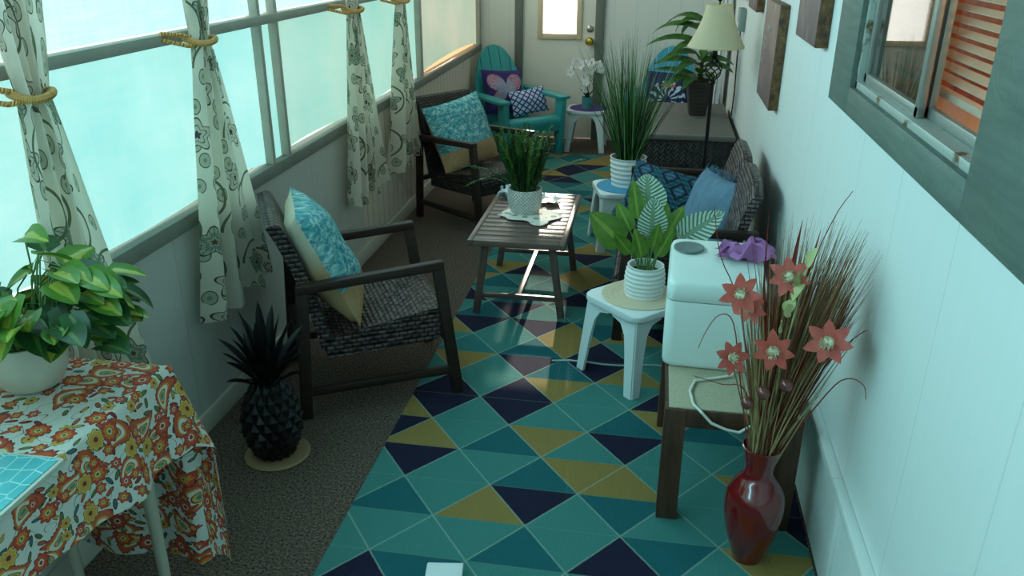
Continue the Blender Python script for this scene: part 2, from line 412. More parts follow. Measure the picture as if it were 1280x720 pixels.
# left windows: two backlit rows, plus an added row above view as fill light
bays = [(YB, 3.28, 0), (3.30, 3.43, 1), (3.45, 5.66, 2), (5.72, YF - .04, 3)]
for n, (a, c, k) in enumerate(bays):
    wn = bpy.data.objects.new('window_%d' % (n + 1), None); COL.objects.link(wn); struct(wn)
    gap = [.06, 0, .07, .055][k]; wv = random.Random(n)
    # lower sheet: its loose bottom edge leaves a wavy gap above the sill
    b = MB()
    def low(u, v, a=a, c=c, gap=gap, k=k):
        y = a + (c - a) * u; zb = ZS + gap * max(0, math.sin(u * PI)) ** .5 * (.85 if k == 3 else .55 + .45 * math.sin(u * (14 if k == 0 else 5) + k * 1.2))
        return V3((XL - .03, y, zb + (ZR - zb) * v))
    b.grid(low, 24, 1); b.build('lower_sheet', m_panes[k], wn)
    if gap:
        b = MB(); b.poly([(XL - .06, a, ZS - .02), (XL - .06, c, ZS - .02), (XL - .06, c, ZS + .12), (XL - .06, a, ZS + .12)]); b.build('daylight_gap', m_gapo if k == 3 else m_gapw, wn)
    b = MB(); b.poly([(XL - .03, a, ZR + .04), (XL - .03, c, ZR + .04), (XL - .03, c, 1.82), (XL - .03, a, 1.82)]); b.build('upper_sheet', m_ptop, wn)
    b = MB(); b.poly([(XL - .03, a, 1.85), (XL - .03, c, 1.85), (XL - .03, c, ZC - .06), (XL - .03, a, ZC - .06)]); b.build('top_fill_sheet', m_pfill[k], wn)  # unseen glowing sheet added to light the right wall
b = MB(); b.box((XL - .1, YB, ZS - .055), (XL + .012, YF, ZS), bev=.003); struct(b.build('trim_2', m_sill))
b = MB(); b.box((XL - .05, YB, ZR), (XL + .015, YF, ZR + .036), bev=.003); b.box((XL - .05, YB, 1.815), (XL, YF, 1.855)); struct(b.build('trim_3', m_rail))
b = MB()
for y, wd in ((3.275, .028), (3.435, .028), (5.69, .06), (YF - .025, .05)):
    b.box((XL - .05, y - wd / 2, ZS), (XL + .006, y + wd / 2, ZC - .06), bev=.003)
struct(b.build('trim_4', m_mullion))
# right window into the house
wn = bpy.data.objects.new('window_5', None); COL.objects.link(wn); struct(wn)
b = MB(); t = .028
for lo, hi in (((XR - t, WY1 - .005, 1.27), (XR, 2.875, 2.2)), ((XR - t, 1.24, 1.27), (XR, WY0 + .005, 2.2)), ((XR - t, WY0 + .005, 1.27), (XR, WY1 - .005, WZ0 + .004)), ((XR - t, WY0 + .005, WZ1), (XR, WY1 - .005, 2.2))): b.box(lo, hi, bev=.003)
b.build('window_casing', m_trim, wn)
b = MB(); q = .024; x0, x1 = XR - .012, XR + .06
for lo, hi in (((x0, WY1 - q, WZ0), (x1, WY1, WZ1)), ((x0, WY0, WZ0), (x1, WY0 + q, WZ1)), ((x0, WY0, WZ0), (x1, WY1, WZ0 + q)), ((x0, WY0, WZ1 - q), (x1, WY1, WZ1))): b.box(lo, hi, bev=.002)
b.build('window_frame', M('worn_alu', lambda g: g.mix(g.step(g.noise(g.tex(), 14, 4), .58, .64), srgb(176, 180, 172), srgb(108, 84, 58)), .45, .3), wn)
YM = 2.04
def sash(ya, yb, x, mg, name):
    b = MB(); s_ = .026
    for lo, hi in (((x, ya, WZ0 + q), (x + .016, ya + s_, WZ1 - q)), ((x, yb - s_, WZ0 + q), (x + .016, yb, WZ1 - q)), ((x, ya, WZ0 + q), (x + .016, yb, WZ0 + q + s_)), ((x, ya, WZ1 - q - s_), (x + .016, yb, WZ1 - q))): b.box(lo, hi, bev=.002)
    o = b.build(name, m_alu, wn)
    b = MB(); b.poly([(x + .008, ya + s_, WZ0 + q + s_), (x + .008, yb - s_, WZ0 + q + s_), (x + .008, yb - s_, WZ1 - q - s_), (x + .008, ya + s_, WZ1 - q - s_)]); b.build('pane', mg, o)
    return o
so_ = sash(YM - .012, WY1 - q, XR + .004, glassmat('screened_glass', (.7, .7, .68), 1.6), 'screen_sash')
sash(WY0 + q, YM + .02, XR + .03, m_glass, 'sash')
b = MB(); b.poly([(XR + .02, YM, WZ0 + .05), (XR + .02, WY1 - .05, WZ0 + .05), (XR + .02, WY1 - .05, WZ1 - .05), (XR + .02, YM, WZ1 - .05)])
b.build('insect_screen', M('dark_mesh', srgb(64, 62, 54), .9, alpha=.74), so_)
# blinds
bl = thing('window_blind', (XR + .085, 0, 0), 0, 'cream horizontal slat blind hanging inside the right wall window', 'blind')
m_blind = M('cream_blind_slat', srgb(226, 216, 196), .5, trans=.35)
for i in range(26):
    z = WZ1 - .02 - i * .0265
    if z < WZ0 + .085: break
    b = MB(); b.box((-.013, WY0 + .01, -.0008), (.013, WY1 - .01, .0008), mat=Matrix.Translation((0, 0, z)) @ Matrix.Rotation(math.radians(-20), 4, 'Y')); b.build('slat', m_blind, bl, smooth=False)
b = MB(); b.box((-.012, WY0 + .01, WZ0 + .062), (.012, WY1 - .01, WZ0 + .08), bev=.003); b.build('bottom_rail', m_blind, bl)
b = MB(); b.box((-.018, WY0 + .01, WZ1 - .01), (.018, WY1 - .01, WZ1 + .03)); b.build('head_rail', m_blind, bl)
# the lit room behind that window
b = MB(); X2 = XR + .1
HX = 1.75
b.box((HX, .6, 1.0), (HX + .05, 3.6, 2.6)); b.box((X2, .55, 1.0), (HX, .6, 2.6)); b.box((X2, 3.6, 1.0), (HX, 3.65, 2.6)); b.box((X2, .6, .95), (HX, 3.6, 1.0)); b.box((X2, .6, 2.6), (HX, 3.6, 2.65))
struct(b.build('wall_house', M('house_wood_panelling', wood(srgb(150, 84, 42), srgb(206, 134, 78), 2), .6), smooth=False))
b = MB(); b.box((X2 - .03, WY0, WZ0 - .03), (X2 + .16, WY1, WZ0 + .0), bev=.004); struct(b.build('trim_5', m_white))
hl = bpy.data.lights.new('house_sun_fill', 'POINT'); hl.energy = 20; hl.color = (1, .60, .28); hl.shadow_soft_size = .05  # added point light, stands in for sun reaching the blinds from inside
ho = bpy.data.objects.new('house_sun_fill', hl); COL.objects.link(ho); ho.location = (1.02, 1.30, 1.92)
# low ledge along the right wall
b = MB(); b.box((XR - .03, YB, .335), (XR, 2.55, .365), bev=.004); b.box((XR - .014, YB, .0), (XR, 2.55, .335)); b.box((XR - .022, 1.93, 0), (XR - .006, 1.97, .335), bev=.003); b.box((XR - .022, 2.50, 0), (XR - .006, 2.55, .335), bev=.003)
struct(b.build('trim_6', m_wall_r))

# ------------------------------------------------------------------ rug
RA, RB, RX, RY = .305, .385, -.31, 2.305
cols = {'n': srgb(34, 32, 56), 'y': srgb(150, 126, 70), 'd': srgb(32, 100, 106), 'l': srgb(70, 132, 126), 't': srgb(52, 120, 120)}
known = {}
def cell(x, y):
    # lattice centre nearest to the point, and upper / lower half
    u = (x - RX) / RA + (y - RY) / RB; v = (x - RX) / RA - (y - RY) / RB
    i, j = round(u), round(v); cy = RY + (i - j) / 2 * RB
    return (i, j, 1 if y > cy else 0)
KNOWN = {(0, 0, 0): 'n', (2, 0, 0): 'n', (-1, -2, 0): 'n', (1, -2, 0): 'n', (3, -2, 0): 'n', (3, -2, 1): 'n', (-3, 0, 1): 'n', (0, 2, 1): 'n', (3, -4, 0): 'n', (0, -3, 1): 'n', (3, 0, 1): 'n', (-1, 0, 1): 'y', (1, 1, 1): 'y', (-1, -2, 1): 'y', (1, -1, 0): 'y', (2, -2, 0): 'y', (3, -3, 0): 'y', (-1, -3, 1): 'y', (3, -1, 1): 'y', (1, -4, 0): 'y', (1, -5, 1): 'y', (4, -2, 1): 'y', (0, -1, 1): 'd', (0, 0, 1): 'd', (1, 1, 0): 'd', (2, -2, 1): 'd', (2, 0, 1): 'd', (-2, -1, 1): 'd', (-1, 1, 1): 'd', (2, -3, 1): 'd', (-2, 0, 0): 'd', (1, 2, 0): 'd', (1, -1, 1): 'l', (0, -2, 1): 'l', (-1, -1, 0): 'l', (0, 1, 0): 'l', (1, 0, 1): 'l', (2, -1, 0): 'l', (1, -3, 0): 'l', (-2, 0, 1): 'l', (0, -1, 0): 'l', (0, -2, 0): 'l', (-1, 0, 0): 'l', (-2, -1, 0): 'l', (-3, -1, 1): 'l', (-3, -1, 0): 'l', (-2, -2, 1): 'l', (-2, -2, 0): 'l', (0, 1, 1): 'l', (2, -1, 1): 'l', (4, -4, 1): 'n', (6, -6, 0): 'n', (9, -12, 0): 'n', (11, -12, 0): 'n', (2, -6, 1): 'n', (4, -6, 1): 'n', (9, -9, 0): 'n', (5, -5, 0): 'y', (6, -6, 1): 'y', (3, -3, 1): 'y', (11, -11, 0): 'y', (11, -14, 0): 'y', (9, -12, 1): 'y', (4, -7, 0): 'y', (3, -6, 1): 'd', (2, -5, 1): 'd'}
rr = random.Random(11)
rx0, rx1, ry0, ry1 = -.895, .575, 1.25, 7.08
b = MB(); cl = b.bm.loops.layers.float_color.new('Col')
def add_tri(pts, key):
    c = cols[KNOWN.get(key) or known.setdefault(key, rr.choice('nydlldlltlllll'))]
    # clip to the rug rectangle
    poly = pts
    for ax_, lim, sg in ((0, rx0, 1), (0, rx1, -1), (1, ry0, 1), (1, ry1, -1)):
        out = []
        for k in range(len(poly)):
            p, q_ = poly[k], poly[(k + 1) % len(poly)]; a, e_ = sg * (p[ax_] - lim), sg * (q_[ax_] - lim)
            if a >= 0: out.append(p)
            if a * e_ < 0:
                t_ = a / (a - e_); out.append((p[0] + (q_[0] - p[0]) * t_, p[1] + (q_[1] - p[1]) * t_))
        poly = out
        if len(poly) < 3: return
    f = b.poly([(x, y, .008) for x, y in poly], 0, [(x, y) for x, y in poly])
    if f:
        for l in f.loops: l[cl] = (*c, 1)
for i in range(-12, 20):
    for j in range(-20, 12):
        cx = RX + (i + j) / 2 * RA; cy = RY + (i - j) / 2 * RB
        if not (rx0 - .3 < cx < rx1 + .3 and ry0 - .3 < cy < ry1 + .3): continue
        add_tri([(cx - RA / 2, cy), (cx + RA / 2, cy), (cx, cy + RB / 2)], (i, j, 1))
        add_tri([(cx + RA / 2, cy), (cx - RA / 2, cy), (cx, cy - RB / 2)], (i, j, 0))
b.box((rx0, ry0, .0005), (rx1, ry1, .0078))
def rug_c(g):
    u = g.xyz(g.tex('UV')); x = (u[0] - RX) / RA; y = (u[1] - RY) / RB
    wob = (g.noise(g.tex('UV'), 60, 1) - .5) * .012
    e1 = ((x + y + .5 + wob).fract() - .5).abs(); e2 = ((x - y + .5 + wob).fract() - .5).abs()
    line = (e1.gt(.487)).max(e2.gt(.487))
    hz = ((y * 2 + .5).fract() - .5).abs().lt(.012)
    c = g.attr('Col'); n = g.noise(g.vec(u[0] * 240, u[1] * 420), 1, 2)
    c = g.mix(g.step(n, .35, .65) * .7, c, g.mix(.35, c, srgb(20, 30, 40)))
    c = g.mix(hz * .25, c, srgb(120, 150, 130))
    return g.mix(line * .55, c, srgb(150, 170, 156))
def rug_b(g):
    u = g.xyz(g.tex('UV')); return ((u[0] * 900).sin() + (u[1] * 1100).sin()) * .5
o = b.build('rug', M('woven_rug', rug_c, .9, bump=rug_b, bs=.4, bd=.003, spec=.15), smooth=False)
tag(o, 'long teal, navy and mustard diamond patterned rug running down the porch', 'rug')

# ------------------------------------------------------------------ wicker armchairs
def extrude(b, prof, y0, y1, mi=0, closed=True, n=8, bulge=None, capmi=None):
    """sweep a closed (x, z) profile along y; uv = (y, length along profile)"""
    L = [0]
    P = prof + ([prof[0]] if closed else [])
    for p, q_ in zip(P, P[1:]): L.append(L[-1] + math.dist(p, q_))
    m = len(P) - 1
    rows = []
    for k in range(n + 1):
        y = y0 + (y1 - y0) * k / n
        rows.append([b.bm.verts.new((bulge(px, pz, k / n) if bulge else V3((px, 0, pz))) + V3((0, y, 0))) for px, pz in prof])
    for k in range(n):
        for i in range(m):
            j = (i + 1) % len(prof); ya, yb = y0 + (y1 - y0) * k / n, y0 + (y1 - y0) * (k + 1) / n
            b.face([rows[k][i], rows[k][j], rows[k + 1][j], rows[k + 1][i]], mi, [(ya, L[i]), (ya, L[i + 1]), (yb, L[i + 1]), (yb, L[i])])
    if closed:
        b.face(rows[0], mi if capmi is None else capmi, [(p[0], p[1]) for p in prof]); b.face(rows[-1][::-1], mi if capmi is None else capmi, [(p[0], p[1]) for p in prof[::-1]])
def smooth_prof(pts, n=4, closed=False):
    out = []; N = len(pts)
    for i in range(N - 1):
        p0, p1, p2, p3 = pts[max(i - 1, 0)], pts[i], pts[i + 1], pts[min(i + 2, N - 1)]
        for k in range(n):
            t = k / n
            out.append(tuple(.5 * (2 * b1 + (c1 - a1) * t + (2 * a1 - 5 * b1 + 4 * c1 - d1) * t * t + (3 * b1 - a1 - 3 * c1 + d1) * t ** 3) for a1, b1, c1, d1 in zip(p0, p1, p2, p3)))
    out.append(tuple(pts[-1])); return out
def armchair(loc, rz, label, wick):
    t = thing('wicker_armchair', loc, rz, label, 'chair', 'wicker armchairs along the window wall')
    W2 = .255
    for s_ in (-1, 1):
        y = s_ * W2
        b = MB(); b.bar((.315, y, 0), (.245, y, .575), .034, .046, up=(1, 0, 0), bev=.005); b.build('leg', m_frame, t)
        b = MB(); b.bar((-.305, y, 0), (-.275, y, .555), .034, .046, up=(1, 0, 0), bev=.005); b.build('leg', m_frame, t)
        b = MB(); b.bar((-.296, y, .548), (.268, y, .580), .040, .036, bev=.006); b.build('armrest', m_frame, t)
        b = MB(); b.bar((-.30, y, .115), (.30, y, .115), .024, .034, bev=.003); b.build('stretcher', m_frame, t)
    for x in (-.29, .27):
        b = MB(); b.bar((x, -W2, .27), (x, W2, .27), .03, .03); b.build('cross_rail', m_frame, t)
    b = MB(); fr = smooth_prof([(.275, .27), (.30, .32), (.285, .372), (.22, .385), (0, .352), (-.2, .318)], 4)
    extrude(b, fr + [(-.2, .235), (0, .24), (.24, .25)], -.232, .232, n=10); b.build('seat', wick, t)
    b = MB(); bk = smooth_prof([(-.175, .30), (-.205, .42), (-.258, .62), (-.315, .775), (-.345, .80)], 5)
    th = smooth_prof([(-.378, .79), (-.352, .735), (-.30, .60), (-.250, .42), (-.222, .28)], 5)
    extrude(b, bk + th, -.232, .232, n=10); b.build('backrest', wick, t)
    return t
ch1 = armchair((-1.115, 2.985, 0), math.radians(29), 'dark wicker armchair nearest the camera, behind the pineapple ornament', m_wick)
ch2 = copy_tree(ch1); ch2.location = (-1.11, 5.20, 0); ch2.rotation_euler = (0, 0, math.radians(-36)); ch2['label'] = 'dark wicker armchair beyond the coffee table, by the ribbed wall'
for o in ch2.children:
    if o.name.startswith(('seat', 'backrest')):
        o.data = o.data.copy(); o.data.materials[0] = m_wick3
# two-tone pillows
def twotone(g):
    u = g.xyz(g.tex('UV')); n = g.noise(g.vec(u[0] * 9, u[1] * 13), 1, 4, .7); k = g.noise(g.vec(u[0] * 26, u[1] * 30), 1, 3)
    lat = (((u[0] * 7 + n * .5).fract() - .5).abs() + ((u[1] * 5 + n * .4).fract() - .5).abs() - .5).abs().lt(.05)
    c = g.ramp(n * .6 + k * .4, (.34, srgb(30, 104, 120)), (.48, srgb(80, 160, 168)), (.60, srgb(176, 210, 206)))
    c = g.mix(lat * .45, c, srgb(20, 84, 104))
    return g.mix(u[1].lt(.30), c, g.mix(k, srgb(160, 120, 82), srgb(206, 166, 122)))
m_two = M('teal_over_tan_cloth', twotone, .85, bump=lambda g: g.noise(g.tex('UV'), 60, 2), bs=.25)
m_tan = M('tan_cloth', lambda g: g.mix(g.step(g.xyz(g.tex('UV'))[1], .5, .75), srgb(196, 160, 118), srgb(226, 216, 190)), .85, bump=lambda g: g.noise(g.tex('UV'), 60, 2), bs=.2)
def cushion(loc, rz, lean, size, th, label, group=None, mats=None, seed=0, roll=0., name='throw_pillow', ears=.06):
    t = thing(name, loc, rz, label, 'pillow', group)
    m = Matrix.Rotation(-lean, 4, 'Y') @ rpillow(size[1]) @ Matrix.Rotation(roll, 4, 'Z')
    b = MB(); b.pillow(size[0], size[1], th, 18, m, ears, seed=seed); o = b.build('cover', mats, t)
    return t
def on_chair(c, off):       # a point in the chair's own frame
    a = c.rotation_euler[2]; x, y, z = off
    return (c.location[0] + x * math.cos(a) - y * math.sin(a), c.location[1] + x * math.sin(a) + y * math.cos(a), z)
cushion(on_chair(ch1, (-.055, -.01, .355)), ch1.rotation_euler[2] - .05, .42, (.45, .50), .21, 'teal and tan pillow leaning in the armchair nearest the camera', 'teal and tan armchair pillows', [m_two, m_tan], 1)
cushion(on_chair(ch2, (-.06, 0, .345)), ch2.rotation_euler[2], .38, (.50, .46), .18, 'teal and tan pillow leaning in the armchair beyond the coffee table', 'teal and tan armchair pillows', [m_two, m_tan], 2, roll=.12)

# ------------------------------------------------------------------ coffee table
TX, TY = -.588, 4.02
t = thing('coffee_table', (TX, TY, .0083), 0, 'dark slatted coffee table on the rug between the armchairs', 'table')
tw, tl, tz = .235, .42, .42
b = MB(); fw = .026
b.box((-tw, -tl, tz - .03), (-tw + fw, tl, tz), bev=.003); b.box((tw - fw, -tl, tz - .03), (tw, tl, tz), bev=.003); b.box((-tw + fw, -tl, tz - .03), (tw - fw, -tl + fw, tz), bev=.003); b.box((-tw + fw, tl - fw, tz - .03), (tw - fw, tl, tz), bev=.003); b.build('top_frame', m_slat, t)
ns = 12; pitch = (2 * tl - 2 * fw) / ns
for i in range(ns):
    y = -tl + fw + pitch * i
    b = MB(); b.box((-tw + fw, y + .006, tz - .016), (tw - fw, y + pitch - .004, tz - .002), bev=.002); b.build('slat', m_slat, t)
for sy in (-1, 1):
    for sx in (-1, 1):
        b = MB(); b.bar((sx * .215, sy * .325, 0), (sx * .16, sy * .325, tz - .03), .034, .03, up=(0, 1, 0), bev=.003); b.build('leg', m_slat, t)
    for hw, z in ((.2, .1), (.165, tz - .042)):
        b = MB(); b.bar((-hw, sy * .325, z), (hw, sy * .325, z), .022, .024); b.build('cross_bar', m_slat, t)
b = MB(); b.bar((0, -.325, .1), (0, .325, .1), .024, .022); b.build('stretcher', m_slat, t)

# ------------------------------------------------------------------ white plastic stools
def rsq(h, r, n=6):
    out = []
    for k, (sx, sy) in enumerate(((1, 1), (-1, 1), (-1, -1), (1, -1))):
        for i in range(n + 1):
            a = PI / 2 * (k + i / n); out.append((sx * (h - r) + r * math.cos(a), sy * (h - r) + r * math.sin(a)))
    return out
t = thing('side_table', (.0, 3.205, .0083), math.radians(45), 'white plastic side table nearest the camera, under the striped leaf plant', 'side table', 'white plastic side tables'); st1 = t
SH, SHZ = .168, .36
b = MB(); b.prism(rsq(SH, .05), SHZ - .028, SHZ, bev=.007); b.build('tabletop', m_plast, t)
for sx, sy in ((1, 1), (-1, 1), (-1, -1), (1, -1)):
    b = MB(); p1 = V3((sx * .145, sy * .145, SHZ - .02)); p0 = V3((sx * .172, sy * .172, 0))
    for ux, uy in ((1, 0), (0, 1)):       # an angle-section leg with a wide arched shoulder
        pts = []
        for s_, wtop in ((0, 0), (1, 1)):
            pass
        dirv = V3((-sx * ux, -sy * uy, 0)); outn = V3((sx * uy, sy * ux, 0))
        prof = [(0, SHZ - .02), (.135, SHZ - .02), (.135, SHZ - .045), (.085, SHZ - .058), (.06, SHZ - .10), (.05, SHZ - .18), (.04, 0), (0, 0)]
        vs0, vs1 = [], []
        for u, z in prof:
            k = 1 - z / (SHZ - .02); c_ = p1.lerp(p0, k)
            q_ = V3((c_.x, c_.y, z)) + dirv * u
            vs0.append(b.bm.verts.new(q_ + outn * .006)); vs1.append(b.bm.verts.new(q_ - outn * .008))
        b.face(vs0); b.face(vs1[::-1])
        for i in range(len(prof)): b.face([vs0[i], vs1[i], vs1[(i + 1) % 8], vs0[(i + 1) % 8]])
    bmesh.ops.recalc_face_normals(b.bm, faces=b.bm.faces[:])
    b.build('leg', m_plast, t, angle=30)
st2 = dup(st1, (-.135, 4.86, .0083), math.radians(14), 'white plastic side table holding the tall grass pot on a blue mat')
st3 = dup(st1, (-.565, 7.36, 0), math.radians(0), 'white plastic side table by the door under the orchid')
def mat_disc(x, y, r, m, label, cat='mat', z0=.0088):
    b = MB(); b.lathe([(0, 0), (r, 0), (r + .002, .002), (r, .005), (0, .005)], 40); o = b.build('round_placemat', m, loc=(x, y, SHZ + z0)); tag(o, label, cat); return o
ring = lambda c: (lambda g: g.mix(((g.xyz(g.tex())[0].pow(2) + g.xyz(g.tex())[1].pow(2)).sqrt() * 260).sin() * .5 + .5, tuple(x * .93 for x in c), c))
mat_disc(.005, 3.215, .158, M('beige_woven', ring(srgb(214, 194, 166)), .85), 'round beige placemat on the nearest side table')
mat_disc(-.135, 4.86, .16, M('blue_woven', ring(srgb(70, 150, 190)), .8), 'round blue placemat under the tall grass pot')
mat_disc(-.55, 7.36, .165, M('purple_woven', ring(srgb(72, 52, 120)), .85), 'round purple placemat under the orchid pot', z0=.0006)

# ------------------------------------------------------------------ loveseat along the right wall
t = thing('wicker_loveseat', (.22, 4.03, .0083), 0, 'dark wicker loveseat with grey woven back against the right wall', 'sofa')
Y0, Y1 = -.52, .52
for y in (Y0, Y1):
    b = MB(); b.bar((-.31, y, 0), (-.28, y, .545), .034, .046, up=(1, 0, 0), bev=.005); b.build('leg', m_frame, t)
    b = MB(); b.bar((.27, y, 0), (.25, y, .545), .034, .046, up=(1, 0, 0), bev=.005); b.build('leg', m_frame, t)
    b = MB(); b.bar((-.305, y, .55), (.28, y, .55), .046, .034, bev=.006); b.build('armrest', m_frame, t)
    b = MB(); b.bar((-.30, y, .115), (.26, y, .115), .024, .034); b.build('stretcher', m_frame, t)
for x in (-.28, .26):
    b = MB(); b.bar((x, Y0, .25), (x, Y1, .25), .03, .03); b.build('cross_rail', m_frame, t)
b = MB(); fr = smooth_prof([(-.32, .22), (-.345, .27), (-.325, .315), (-.26, .33), (0, .312), (.2, .29)], 4)
extrude(b, fr[::-1] + [(-.2, .21), (.2, .21)][::1], Y0 + .03, Y1 - .03, n=16); b.build('seat', m_wick2, t)
for ya, yb in ((Y0 + .03, -.004), (.004, Y1 - .03)):
    b = MB(); bk = smooth_prof([(.13, .28), (.15, .40), (.185, .58), (.225, .73), (.25, .775)], 5); th = smooth_prof([(.285, .765), (.262, .70), (.225, .56), (.192, .40), (.172, .26)], 5)
    def bul(px, pz, k):
        e_ = 1 - (2 * k - 1) ** 6
        return V3((px + .0 * e_, 0, pz - (1 - e_) * .05 * max(0, (pz - .28) / .48)))
    extrude(b, bk + th, ya, yb, n=14, bulge=bul); b.build('backrest', m_wick2, t)
for y in (Y0 + .035, Y1 - .035):
    b = MB(); b.box((-.26, y - .015, .30), (.2, y + .015, .5), bev=.004); b.build('side_panel', m_wick3, t)
def macrame(g):
    u = g.xyz(g.tex('UV')); a = u[0] * 2.9; c = u[1] * 2.3
    w_ = (g.noise(g.vec(u[0] * 40, u[1] * 40), 1, 2) - .5) * .12
    d1 = ((a + c + w_).fract() - .5).abs(); d2 = ((a - c + w_).fract() - .5).abs()
    m = d1.max(d2)
    stripes = (u[1] * 90).sin() * .5 + .5
    col = g.ramp(m, (0, srgb(72, 122, 150)), (.2, srgb(58, 104, 132)), (.24, srgb(20, 32, 58)), (.36, srgb(24, 38, 66)), (.38, srgb(32, 112, 128)), (.46, srgb(20, 84, 98)), const=True)
    return g.mix(stripes * .6, col, srgb(14, 26, 44))
def macb(g):
    u = g.xyz(g.tex('UV')); a = u[0] * 2.9; c = u[1] * 2.3
    d1 = ((a + c).fract() - .5).abs(); d2 = ((a - c).fract() - .5).abs()
    return d1.max(d2).gt(.25) + (u[0] * 160).sin() * (u[1] * 160).sin() * .3
m_mac = M('navy_teal_macrame', macrame, .9, bump=macb, bs=.8, bd=.008)
m_navy = M('navy_cloth', srgb(26, 34, 62), .9)
cushion((.075, 4.28, .305), math.radians(-104), .50, (.43, .34), .12, 'navy and teal macrame diamond pillow on the wicker loveseat', None, [m_mac, m_navy], 4, roll=-.17)
m_den = M('blue_denim_cloth', lambda g: g.mix(g.noise(g.vec(*[x * k for x, k in zip(g.xyz(g.tex('UV')), (10, 3, 1))]), 1, 4), srgb(70, 98, 122), srgb(116, 150, 172)), .9, bump=lambda g: g.noise(g.tex('UV'), 12, 4), bs=.5, bd=.01)
p_ = cushion((.275, 3.99, .322), math.radians(-150), .40, (.42, .38), .17, 'plain blue fringed pillow against the loveseat back', None, [m_den, m_den], 5, ears=.1)
b = MB(); mm = Matrix.Rotation(-.40, 4, 'Y') @ rpillow(.38)
for i in range(420):
    k = rnd.random(); e_ = rnd.choice('lrtb')
    x, y = {'l': (-1, k * 2 - 1), 'r': (1, k * 2 - 1), 't': (k * 2 - 1, 1), 'b': (k * 2 - 1, -1)}[e_]
    p = mm @ V3((x * .193, y * .175, rnd.uniform(-.01, .01))); dd = (mm.to_3x3() @ V3((x * (e_ in 'lr') + rnd.uniform(-.5, .5), y * (e_ in 'tb') + rnd.uniform(-.5, .5), rnd.uniform(-.5, .5)))).normalized()
    b.blade(p, dd, rnd.uniform(.025, .05), .006, .6, nv=2)
b.build('fringe', m_den, p_)['kind'] = 'stuff'

# ------------------------------------------------------------------ chest, lamp, dracaena
t = thing('storage_chest', (.265, 6.14, .0083), 0, 'dark carved storage chest with grey top behind the floor lamp', 'chest')
def carve(g):
    p = g.xyz(g.tex()); a = p[0] * 22; z = p[2] * 30
    zz = (z + ((a.fract() - .5).abs() * 2.2))
    return (zz.fract() - .5).abs() * 2 * g.step(g.noise(g.tex(), 20, 3), .3, .6)
def carvc(g):
    return g.mix(carve(g), srgb(18, 15, 14), srgb(50, 44, 42))
m_carve = M('dark_carved_wood', carvc, .5, bump=carve, bs=.7, bd=.008)
b = MB(); b.box((-.29, -.575, .03), (.285, .575, .50), bev=.006); b.build('body', m_carve, t)
b = MB(); b.box((-.305, -.595, .50), (.30, .595, .54), bev=.012); b.build('lid', M('grey_woven_top', lambda g: g.mix((g.xyz(g.tex())[1] * 190).sin() * .35 + g.noise(g.tex(), 90, 2) * .6, srgb(86, 82, 78), srgb(138, 132, 126)), .6), t)
for sx in (-1, 1):
    for sy in (-1, 1):
        b = MB(); b.box((sx * .25 - .02, sy * .53 - .02, 0), (sx * .25 + .02, sy * .53 + .02, .03)); b.build('foot', m_frame, t)
t = thing('floor_lamp', (.352, 5.17, .0083), 0, 'black iron floor lamp with cream bell shade behind the loveseat', 'lamp')
b = MB(); b.lathe([(.12, 0), (.125, .012), (.11, .022), (.04, .035), (.02, .06), (0, .062)], 32); b.build('base', m_black, t)
b = MB(); b.tube([(0, 0, .05), (0, 0, .935)], .0115, 12); b.lathe([(.0115, .0), (.02, .012), (.0115, .024)], 14, c=(0, 0, .93)); b.lathe([(.011, 0), (.02, .01), (.024, .02), (.014, .03), (.014, .09), (.02, .1), (.0, .105)], 14, c=(0, 0, 1.082)); b.build('pole', m_black, t)
b = MB()
for k in range(6):
    pts = []
    for i in range(13):
        s_ = i / 12; r_ = .004 + .044 * math.sin(PI * s_) ** .9; a = 2 * PI * (k / 6 + s_ * .55)
        pts.append((r_ * math.cos(a), r_ * math.sin(a), .95 + .14 * s_))
    b.tube(pts, .0042, 6)
b.build('twisted_basket', m_black, t)
def shade(u, v):
    a = 2 * PI * u; s_ = 1 - v; r_ = .076 + (.166 - .076) * (s_ ** 1.55); seam = 1 + .004 * math.cos(8 * a)
    return V3((r_ * seam * math.cos(a), r_ * seam * math.sin(a), 1.155 + .235 * v))
m_shade = M('cream_linen_shade', lambda g: g.mix(g.noise(g.vec(*[x * k for x, k in zip(g.xyz(g.tex()), (160, 160, 40))]), 1, 2), srgb(218, 202, 166), srgb(238, 224, 190)), .8, trans=.3)
b = MB(); b.grid(shade, 48, 14, wu=True); lsh = b.build('lamp_shade', m_shade, t)
b = MB(); b.lathe([(.165, 0), (.168, .004), (.166, .01)], 48, c=(0, 0, 1.149), cap=False); b.build('shade_trim', m_shade, lsh)
b = MB(); b.lathe([(.0755, 0), (.0785, .004), (.076, .009)], 48, c=(0, 0, 1.385), cap=False); b.build('shade_trim', m_shade, lsh)
b = MB(); b.lathe([(.004, 0), (.004, .03), (.011, .036), (.013, .048), (.009, .062), (0, .068)], 14, c=(0, 0, 1.375)); b.tube([(-.072, 0, 1.378), (.072, 0, 1.378)], .003, 6); b.tube([(0, 0, 1.18), (0, 0, 1.38)], .003, 6); b.build('finial', m_black, t)

